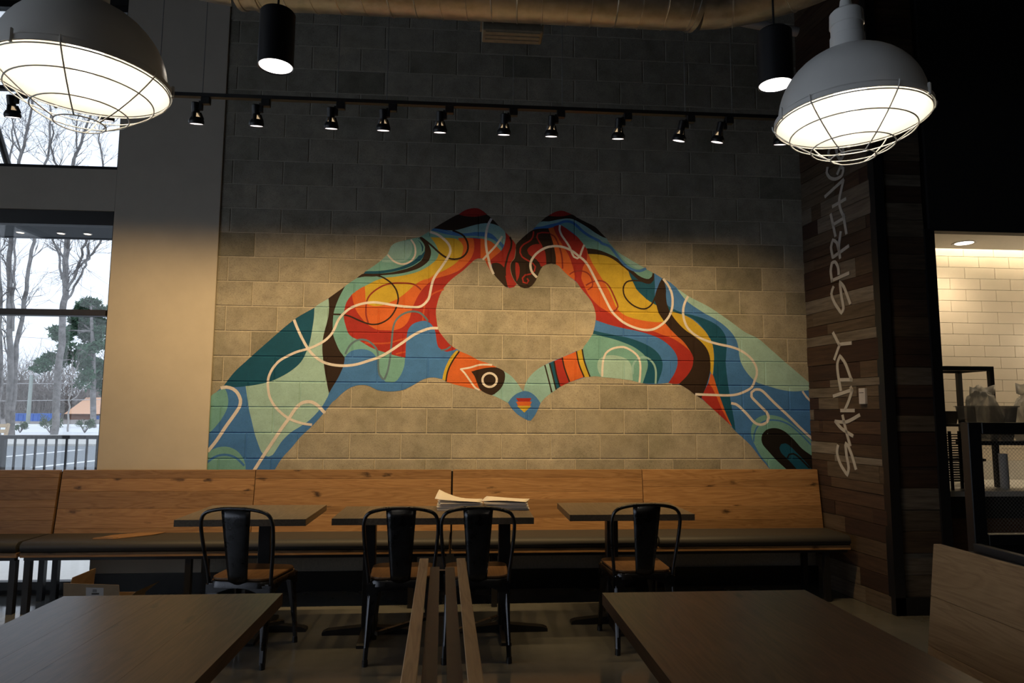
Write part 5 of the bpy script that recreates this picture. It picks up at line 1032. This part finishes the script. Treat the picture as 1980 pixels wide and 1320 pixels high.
# ---- track and its lamps
tk = thing('lighting_track', 'long black lighting track hung on thin wires before the block wall', 'lighting track', (0, 0, 0))
obj('rail', MB().box(-4.2, 2.22, TRACK_Y - 0.018, TRACK_Y + 0.018, TRACK_Z - 0.012, TRACK_Z + 0.012), M['black_metal'], tk)
for x in (-3.1, -1.931, -1.662, -0.822, -0.509, 0.309, 0.632, 1.458, 1.779): obj('suspension_wire', MB().tube([(x, TRACK_Y, TRACK_Z + 0.012), (x, TRACK_Y, 5.2)], 0.0028, 5), M['wire'], tk)
def track_head(label):
    t = thing('track_spotlight', label, 'spotlight', (0, 0, 0), 0, 'spotlights on the lighting track')
    obj('adaptor', MB().box(-0.03, 0.03, -0.02, 0.02, -0.062, -0.0125), M['black_metal'], t, bevel=0.004)
    obj('stem', MB().box(-0.045, -0.018, -0.012, 0.012, -0.105, -0.04), M['black_metal'], t, bevel=0.003)
    hd = bpy.data.objects.new('head', None); COL.objects.link(hd); hd.parent = t; hd.location = (-0.066, 0, -0.085); hd.rotation_euler = (R(15), 0, 0)
    obj('barrel', MB().lathe([(0.0, 0.035), (0.022, 0.035), (0.026, 0.03), (0.026, -0.035), (0.022, -0.038), (0.0, -0.038)], 24), M['black_metal'], hd, smooth=True, ang=0.5)
    obj('lamp_back', MB().lathe([(0.010, -0.038), (0.022, -0.06), (0.034, -0.078)], 24), M['spot_glow'], hd, smooth=True)
    rb = MB()
    for k in range(3):
        a = R(-90 + 120 * k); rb.tube([(0.024 * math.cos(a), 0.024 * math.sin(a), -0.034), (0.040 * math.cos(a), 0.040 * math.sin(a), -0.08)], 0.0125, 6)
    obj('fin', rb, M['black_metal'], hd)
    obj('bell', MB().lathe([(0.036, -0.066), (0.049, -0.085), (0.051, -0.098), (0.047, -0.112), (0.043, -0.112), (0.046, -0.098), (0.044, -0.087), (0.033, -0.07)], 28, closed=True), M['black_metal'], hd, smooth=True, ang=0.6)
    obj('lens', MB().lathe([(0.0, -0.109), (0.043, -0.109)], 24), M['spot_lens'], hd)
    return t
ORD = ['hidden', 'first', 'second', 'third', 'fourth', 'fifth', 'sixth', 'seventh', 'eighth', 'ninth', 'tenth']
hd0 = track_head('black track spotlight in front of the upper window')
for i, (x, ax) in enumerate(TRACK):
    o = hd0 if i == 0 else copy_tree(hd0)
    o.location = (x + 0.060, TRACK_Y, TRACK_Z); o.scale = (0.913,) * 3; lean = math.atan2(ax - x, 2.1)
    if i == 1: o['label'] = 'black track spotlight hidden behind the left dome lamp'  # extra spotlight added to light the drywall column
    elif i == len(TRACK) - 1: o['label'] = 'black track spotlight almost hidden behind the right dome lamp'  # extra spotlight added to brighten the right end of the wall
    elif i: o['label'] = 'black track spotlight, %s one to the right of the left dome lamp' % ORD[i-1]
    for ch_ in o.children:
        if ch_.name.startswith('head'): ch_.rotation_euler = (R(15), R(9) if i in (10, 11) else 0, 0)
    spot('track_beam', (x, TRACK_Y + 0.042, TRACK_Z - 0.182), (ax, WALL_Y, SPOT_AIM_Z), SPOT_W, SPOT_CONE)

# ---- spiral duct
DR = 0.24
def duct_path():
    L = [(-2.091, 1.958, 3.82), (-2.074, 2.403, 3.82), (-1.958, 2.848, 3.82), (-1.736, 3.204, 3.82), (-1.468, 3.427, 3.82), (-1.264, 3.498, 3.82)]
    Mn = [(-1.246, 3.516, 3.82), (1.308, 3.516, 3.82)]
    Rr_ = [(1.326, 3.507, 3.82), (1.531, 3.453, 3.82), (1.78, 3.275, 3.82), (2.002, 2.982, 3.82), (2.136, 2.581, 3.82), (2.181, 1.958, 3.82)]
    return L, Mn, Rr_
dl, dm, dr = duct_path()
d = thing('spiral_duct', 'galvanised spiral air duct running across the top of the picture', 'duct', (0, 0, 0))
def ridged(a, b, n, ribs):
    mb = MB(); A, B = Vector(a), Vector(b); ax = (B - A); L = ax.length; ax.normalize()
    pts = []; rs = []; k = int(L / 0.14)
    # helical lock seam: a raised rib wound round the pipe
    return mb
body = MB().tube([Vector(dm[0]).lerp(Vector(dm[1]), k / 8) for k in range(9)], DR, 40)
obj('straight_pipe', body, M['duct'], d, smooth=True)
turns = int((dm[1][0] - dm[0][0]) / 0.138); hp = []
for k in range(turns * 24 + 1):
    a = 2 * math.pi * k / 24; x = dm[0][0] + 0.02 + (dm[1][0] - dm[0][0] - 0.04) * k / (turns * 24); hp.append((x, dm[0][1] + math.cos(a) * (DR + 0.001), dm[0][2] + math.sin(a) * (DR + 0.001)))
obj('spiral_seam', MB().tube(hp, 0.0045, 5), M['duct'], d, smooth=True)
for nm, path in (('left', dl), ('right', dr)):
    obj('elbow', MB().tube(smooth3(path, 6), DR * 0.985, 36), M['duct'], d, smooth=True)
    sm = smooth3(path, 6)
    for k in range(5, len(sm) - 2, 6):
        tdir = (sm[k+1] - sm[k-1]).normalized(); q = tdir.to_track_quat('Z', 'Y').to_matrix().to_4x4(); q.translation = sm[k]
        obj('elbow_seam', MB().ring(DR * 0.99, 0, 0.005, 36).xform(q), M['duct'], d, smooth=True)
for x in (dm[0][0] + 0.01, dm[0][0] + 0.10, dm[1][0] - 0.02):
    q = Matrix.Translation((x, dm[0][1], dm[0][2])) @ Matrix.Rotation(R(90), 4, 'Y')
    obj('collar', MB().lathe([(DR, -0.014), (DR + 0.008, -0.012), (DR + 0.008, 0.012), (DR, 0.014)], 40).xform(q), M['duct'], d, smooth=True, ang=0.5)
for x in (-0.9, 0.9): obj('strap', MB().tube([(x, dm[0][1], dm[0][2] + DR), (x, dm[0][1], 5.19)], 0.004, 6), M['wire'], d)
rg = obj('supply_register', MB().box(0.09, 0.45, 3.72, 3.86, 3.615, 3.70), M['register'], d, bevel=0.006)
rg['label'] = 'flat tan supply register under the duct'
obj('flange', MB().box(0.08, 0.46, 3.71, 3.87, 3.69, 3.70), M['register'], rg)
for k in range(3): obj('louvre', MB().box(0.11, 0.43, 3.73 + k * 0.04, 3.76 + k * 0.04, 3.609, 3.615), M['register'], rg)
cp = thing('ceiling_conduit', 'pale pipe under the ceiling beyond the right end of the duct', 'pipe', (0, 0, 0))
obj('pipe', MB().tube([(1.62, 4.75, 4.42), (2.05, 4.75, 4.40), (2.55, 4.75, 4.33)], 0.035, 14), M['white_plastic'], cp, smooth=True)
for x, z in ((1.70, 4.42), (2.2, 4.385)): obj('hanger', MB().tube([(x, 4.75, z), (x, 4.75, 5.2)], 0.004, 6), M['wire'], cp)
wc = thing('wire_coil', 'loose coil of thin wire at the ceiling beside the right dome lamp', 'wire coil', (2.9, 4.2, 4.40))
qq = random.Random(4)
for k in range(4):
    r0 = 0.03 + 0.016 * k; pts = []
    for s in range(25):
        a = 2 * math.pi * s / 24; rr = r0 * (1 + 0.12 * math.sin(3 * a + k)); pts.append((rr * math.cos(a), 0.004 * k, rr * math.sin(a)))
    obj('loop', MB().tube(pts, 0.0022, 5, caps=False), M['wire'], wc)
obj('lead', MB().tube([(0, 0, 0.07), (0.01, 0, 0.3), (0, 0, 0.79)], 0.0025, 5), M['wire'], wc)

# ================================================================= outside
gq = random.Random(12)
def ground(name, y0, y1, z0, z1, m, x0=-60, x1=10):
    n = 8; vs = []; fs = []
    for i in range(n + 1):
        y = y0 + (y1 - y0) * i / n; z = z0 + (z1 - z0) * i / n
        vs += [(x0, y, z), (x1, y, z), (x0, y, z - 0.12), (x1, y, z - 0.12)]
    for i in range(n):
        a = i * 4; fs += [(a, a+1, a+5, a+4), (a+2, a+6, a+7, a+3)]
    fs += [(0, 2, 3, 1), (n*4, n*4+1, n*4+3, n*4+2)]
    o = obj(name, MB().add(vs, fs), m); o['kind'] = 'structure'; return o
ground('terrace', 5.66, 8.35, -0.01, -0.03, M['terrace'])
ground('parking_lot', 8.35, 29.2, -0.1, -0.1, M['asphalt'])
ground('kerb_strip', 29.2, 34, -0.02, 0.0, M['concrete'])
ground('mulch_bed', 34, 38, 0.0, 0.03, M['mulch'])
ground('bright_lane', 38, 62, 0.03, 0.1, M['lane'], -90, 20)
ground('far_ground', 62, 130, 0.08, 0.3, M['brush'], -160, 40)
for p0, p1 in (((-14.35, 21.2), (-14.10, 26.4)), ((-10.95, 18.4), (-10.66, 21.2))):
    a, b = Vector((*p0, 0)), Vector((*p1, 0)); dd = (b - a); nn = Vector((-dd.y, dd.x, 0)).normalized() * 0.11
    mb = MB().hexa([(*(a - nn).xy, -0.1), (*(b - nn).xy, -0.1), (*(b + nn).xy, -0.1), (*(a + nn).xy, -0.1), (*(a - nn).xy, -0.09), (*(b - nn).xy, -0.09), (*(b + nn).xy, -0.09), (*(a + nn).xy, -0.09)])
    o = obj('parking_line', mb, M['road_paint']); tag(o, 'painted white bay line on the asphalt, %s' % ('farther one by the kerb' if p0[1] > 20 else 'nearer one by the window edge'), 'road marking', 'bay lines')
# railing
RY = 8.0
rl = thing('railing', 'black metal railing outside the lower window', 'railing', (0, 0, 0))
obj('top_rail', MB().box(-9.0, -2.6, RY - 0.03, RY + 0.03, 1.065, 1.105), M['black_metal'], rl)
obj('bottom_rail', MB().box(-9.0, -2.6, RY - 0.015, RY + 0.015, 0.06, 0.09), M['black_metal'], rl)
obj('post', MB().box(-5.152, -5.09, RY - 0.033, RY + 0.033, -0.03, 1.065), M['black_metal'], rl)
for k in range(-22, 27):
    x = -4.987 + k * 0.1105
    if abs(x + 5.12) > 0.05 and x < -2.6: obj('baluster', MB().box(x - 0.009, x + 0.009, RY - 0.009, RY + 0.009, 0.09, 1.065), M['black_metal'], rl)
# canopy and three lamps built in place of pendant reflections in the glass
cn = thing('reflection_canopy', 'dark flat canopy with lamps outside above the lower window', 'canopy', (0, 0, 0))
obj('soffit', MB().box(-7.5, -2.3, 5.66, 6.40, 2.98, 3.02), M['canopy'], cn); obj('fascia', MB().box(-7.5, -2.3, 6.40, 6.44, 2.975, 3.15), M['canopy'], cn)
for x in (-4.06, -6.6): obj('tie_rod', MB().tube([(x + 0.02, 6.38, 3.1), (x - 0.02, 5.68, 4.25)], 0.028, 8), M['black_metal'], cn)
for x, s in ((-3.98, 'left'), (-3.63, 'middle'), (-3.40, 'right')):
    t = thing('reflected_lamp', '%s small round lamp in the canopy underside outside the window' % s, 'lamp', (x, 6.22, 2.98), 0, 'lamps in the canopy')
    obj('lens', MB().lathe([(0.0, -0.006), (0.03, -0.006)], 16), M['reflected_lens'], t); obj('bezel', MB().lathe([(0.03, -0.008), (0.038, -0.004), (0.038, 0.0)], 16), M['white_plastic'], t)

# trees: px-traced limbs turned into limbs at a real distance; twigs grow from them
def limb_twigs(mb, pts, rs, q, n, length, depth=2):
    """random twigs leaving a limb"""
    for _ in range(n):
        i = q.randrange(max(1, len(pts) // 3), len(pts)); p = Vector(pts[i]); t = (Vector(pts[i]) - Vector(pts[i-1])).normalized()
        d = (t * 0.7 + Vector((q.gauss(0, 0.6), q.gauss(0, 0.35), q.uniform(-0.1, 0.6)))).normalized()
        grow(mb, p, d, length * q.uniform(0.6, 1.3), max(0.012, rs[i] * 0.3), depth, q)
def grow(mb, p, d, L, r, depth, q):
    pts = [p]; n = 4
    for k in range(n):
        d = (d + Vector((q.gauss(0, 0.16), q.gauss(0, 0.16), q.gauss(0.03, 0.14)))).normalized(); pts.append(pts[-1] + d * L / n)
    mb.tube(pts, [r * (1 - 0.7 * k / n) for k in range(n + 1)], 3, caps=False)
    if depth > 0:
        for _ in range(q.choice([2, 3, 3, 4])):
            k = q.randrange(1, n + 1); dd = (d + Vector((q.gauss(0, 0.65), q.gauss(0, 0.4), q.gauss(0.15, 0.5)))).normalized()
            grow(mb, pts[k], dd, L * q.uniform(0.45, 0.7), r * 0.55, depth - 1, q)
def bare_tree(label, limbs, seed, twigs, length, m, group='bare trees outside'):
    q = random.Random(seed); t = thing('bare_tree', label, 'tree', (0, 0, 0), 0, group)
    tw = MB()
    for i, (pts, rs) in enumerate(limbs):
        sm = smooth3(pts, 3); k = len(sm); rr = [rs[0] + (rs[1] - rs[0]) * j / (k - 1) for j in range(k)]
        for j in range(1, k - 1): sm[j] = sm[j] + Vector((q.gauss(0, 0.03), q.gauss(0, 0.05), 0))
        obj('trunk' if i == 0 else 'limb', MB().tube(sm, rr, 10), m, t, smooth=True)
        limb_twigs(tw, sm, rr, q, twigs if i else twigs // 2, length)
    tag(obj('twigs', tw, M['twig'], t), kind='stuff')
    return t
for a in TREES: bare_tree(*a[:1], [([tuple(p) for p in l[0]], l[1]) for l in a[1]], a[2], a[3], a[4], M[a[5]])
# pine
def tuft(mb, c, rad, n, q, size):
    for _ in range(n):
        u = Vector((q.gauss(0, 1), q.gauss(0, 1), q.gauss(0, 1))); u.normalize(); u = Vector((u.x * rad[0], u.y * rad[1], u.z * rad[2])) * q.random() ** 0.4
        p = Vector(c) + u; a = Vector((q.gauss(0, 1), q.gauss(0, 1), q.gauss(0.3, 0.7))).normalized(); b = a.orthogonal().normalized() * size * q.uniform(0.16, 0.34); a = a * size * q.uniform(0.6, 1.3)
        mb.add([p - b, p + b, p + a], [(0, 1, 2)])
q = random.Random(33)
pn = thing('pine_tree', 'dark green pine with layered foliage standing beyond the bare trees', 'tree', (0, 0, 0))
obj('trunk', MB().tube([Vector(p) for p in PINE_TRUNK], [0.2, 0.19, 0.16, 0.13, 0.07], 10), M['bark'], pn, smooth=True)
fo = MB()
for c, rad, n in PINE_CLUMPS:
    tuft(fo, c, rad, n, q, 0.30); tuft(fo, (c[0] + q.uniform(-.6, .6), c[1], c[2] - q.uniform(.1, .5)), (rad[0] * 1.25, rad[1] * 1.2, rad[2] * 1.3), n // 3, q, 0.34)
tag(obj('foliage', fo, M['pine'], pn), kind='stuff')
for p in PINE_CLUMPS:
    tx = min(PINE_TRUNK, key=lambda s: abs(s[2] - p[0][2] + 0.5))
    obj('bough', MB().tube([Vector(tx), Vector(p[0])], [0.07, 0.03], 6), M['bark'], pn)
for c, s, lab in SHRUBS:
    sb = thing('shrub', lab, 'shrub', c, 0, 'low shrubs by the lane'); mb = MB(); st = MB()
    for _ in range(16):
        a = q.uniform(0, 6.28); e = Vector((math.cos(a) * 0.5 * s, math.sin(a) * 0.35 * s, q.uniform(0.5, 1.0) * s)); st.tube([(0, 0, 0), e * 0.5 + Vector((0, 0, 0.05)), e], [0.015, 0.01, 0.006], 4)
        tuft(mb, e * 0.9, (0.2 * s, 0.2 * s, 0.2 * s), 26, q, 0.13)
    tag(obj('leaves', mb, M['shrub'], sb), kind='stuff'); tag(obj('stems', st, M['twig'], sb), kind='stuff')
# distant wood: bare brush on rising ground
hb = MB(); n = 40; vs = []; fs = []
for i in range(n + 1):
    x = -110 + 130 * i / n; h = 5.5 + 1.6 * math.sin(i * 0.7) + 0.9 * math.sin(i * 1.9)
    vs += [(x, 96, 0.2), (x, 100, h * 0.6), (x, 106, h), (x, 112, 0.2)]
for i in range(n):
    for k in range(3): a = i * 4 + k; fs.append((a, a + 1, a + 5, a + 4))
o = obj('hill', hb.add(vs, fs), M['hill']); o['kind'] = 'structure'
br_ = MB()
for _ in range(900):
    x = q.uniform(-80, -22); y = q.uniform(88, 102); z = 0.4 + max(0, y - 96) * 0.4
    grow(br_, Vector((x, y, z)), Vector((q.gauss(0, 0.15), 0, 1)).normalized(), q.uniform(3, 6.5), 0.06, 2, q)
tag(obj('distant_brush', br_, M['brush']), 'leafless grey brown woodland far behind the trees', 'woodland', None, 'stuff')
# blue sheet fence, house, light pole, wires, pallets
bx = thing('blue_container', 'long low blue container across the lane', 'container', (-45.7, 76.0, -0.15))
obj('body', MB().box(-2.2, 2.2, -0.9, 0.9, 0.08, 1.0), M['blue_sheet'], bx); obj('rim', MB().box(-2.25, 2.25, -0.95, 0.95, 1.0, 1.1), M['blue_sheet'], bx)
for k in range(9): obj('rib', MB().box(-2.1 + k * 0.5, -2.02 + k * 0.5, -0.97, -0.9, 0.08, 1.0), M['blue_sheet'], bx)
hs = thing('brick_house', 'low brick building with a pale peach roof across the lane', 'building', (-44.6, 86.0, -0.1))
obj('wall', MB().box(-2.9, 4.5, 0, 5, 0, 1.0), M['brick'], hs)
obj('roof', MB().hexa([(-3.3, -0.6, 0.95), (5.0, -0.6, 0.95), (5.0, 5.5, 0.95), (-3.3, 5.5, 0.95), (-2.3, 2.2, 3.0), (5.0, 2.2, 3.0), (5.0, 2.8, 3.0), (-2.3, 2.8, 3.0)]), M['roof_peach'], hs)
for x in (-0.2, 2.4): 
    wn_ = obj('window', MB().box(x, x + 0.8, -0.05, 0.02, 0.25, 0.8), M['white_paint'], hs); obj('pane', MB().box(x + 0.06, x + 0.74, -0.06, -0.04, 0.3, 0.75), M['blue_sheet'], wn_)
lp = thing('lamp_post', 'pale lamp post with one round lamp head beside the blue container', 'lamp post', (-38.95, 64.0, 0.05))
obj('pole', MB().tube([(0, 0, 0), (0, 0, 4.4)], [0.17, 0.14], 12), M['pole'], lp, smooth=True); obj('arm', MB().tube([(0, 0, 4.0), (0.35, 0, 4.15), (0.6, 0, 4.35)], 0.04, 8), M['pole'], lp)
obj('lamp_head', MB().lathe([(0.0, -0.12), (0.30, -0.06), (0.34, 0.05), (0.2, 0.2), (0.0, 0.22)], 16, (0.62, 0, 4.45)), M['white_plastic'], lp, smooth=True)
uw = thing('utility_wires', 'thin overhead utility wires crossing in front of the far trees', 'wires', (0, 0, 0))
for z0, z1 in ((5.2, 6.5), (4.6, 5.9), (3.9, 4.0), (2.1, 2.6), (9.5, 7.2)): obj('wire', MB().tube([(-60, 66, z0), (-42, 66, (z0 + z1) / 2 - 0.2), (-20, 66, z1)], 0.025, 4), M['white_plastic'], uw)
pl = thing('wooden_pallet', 'pale wooden pallet leaning outside behind the railing at the left edge', 'pallet', (-13.75, 20.4, -0.1), R(8))
lean = Matrix.Rotation(R(-18), 4, 'X')
for k in range(7): obj('deck_board', MB().box(-0.6, 0.6, -0.02, 0.0, 0.02 + k * 0.165, 0.12 + k * 0.165).xform(lean), M['pallet'], pl)
for x in (-0.57, 0.0, 0.57): obj('stringer', MB().box(x - 0.03, x + 0.03, 0.0, 0.1, 0.0, 1.14).xform(lean), M['pallet'], pl)
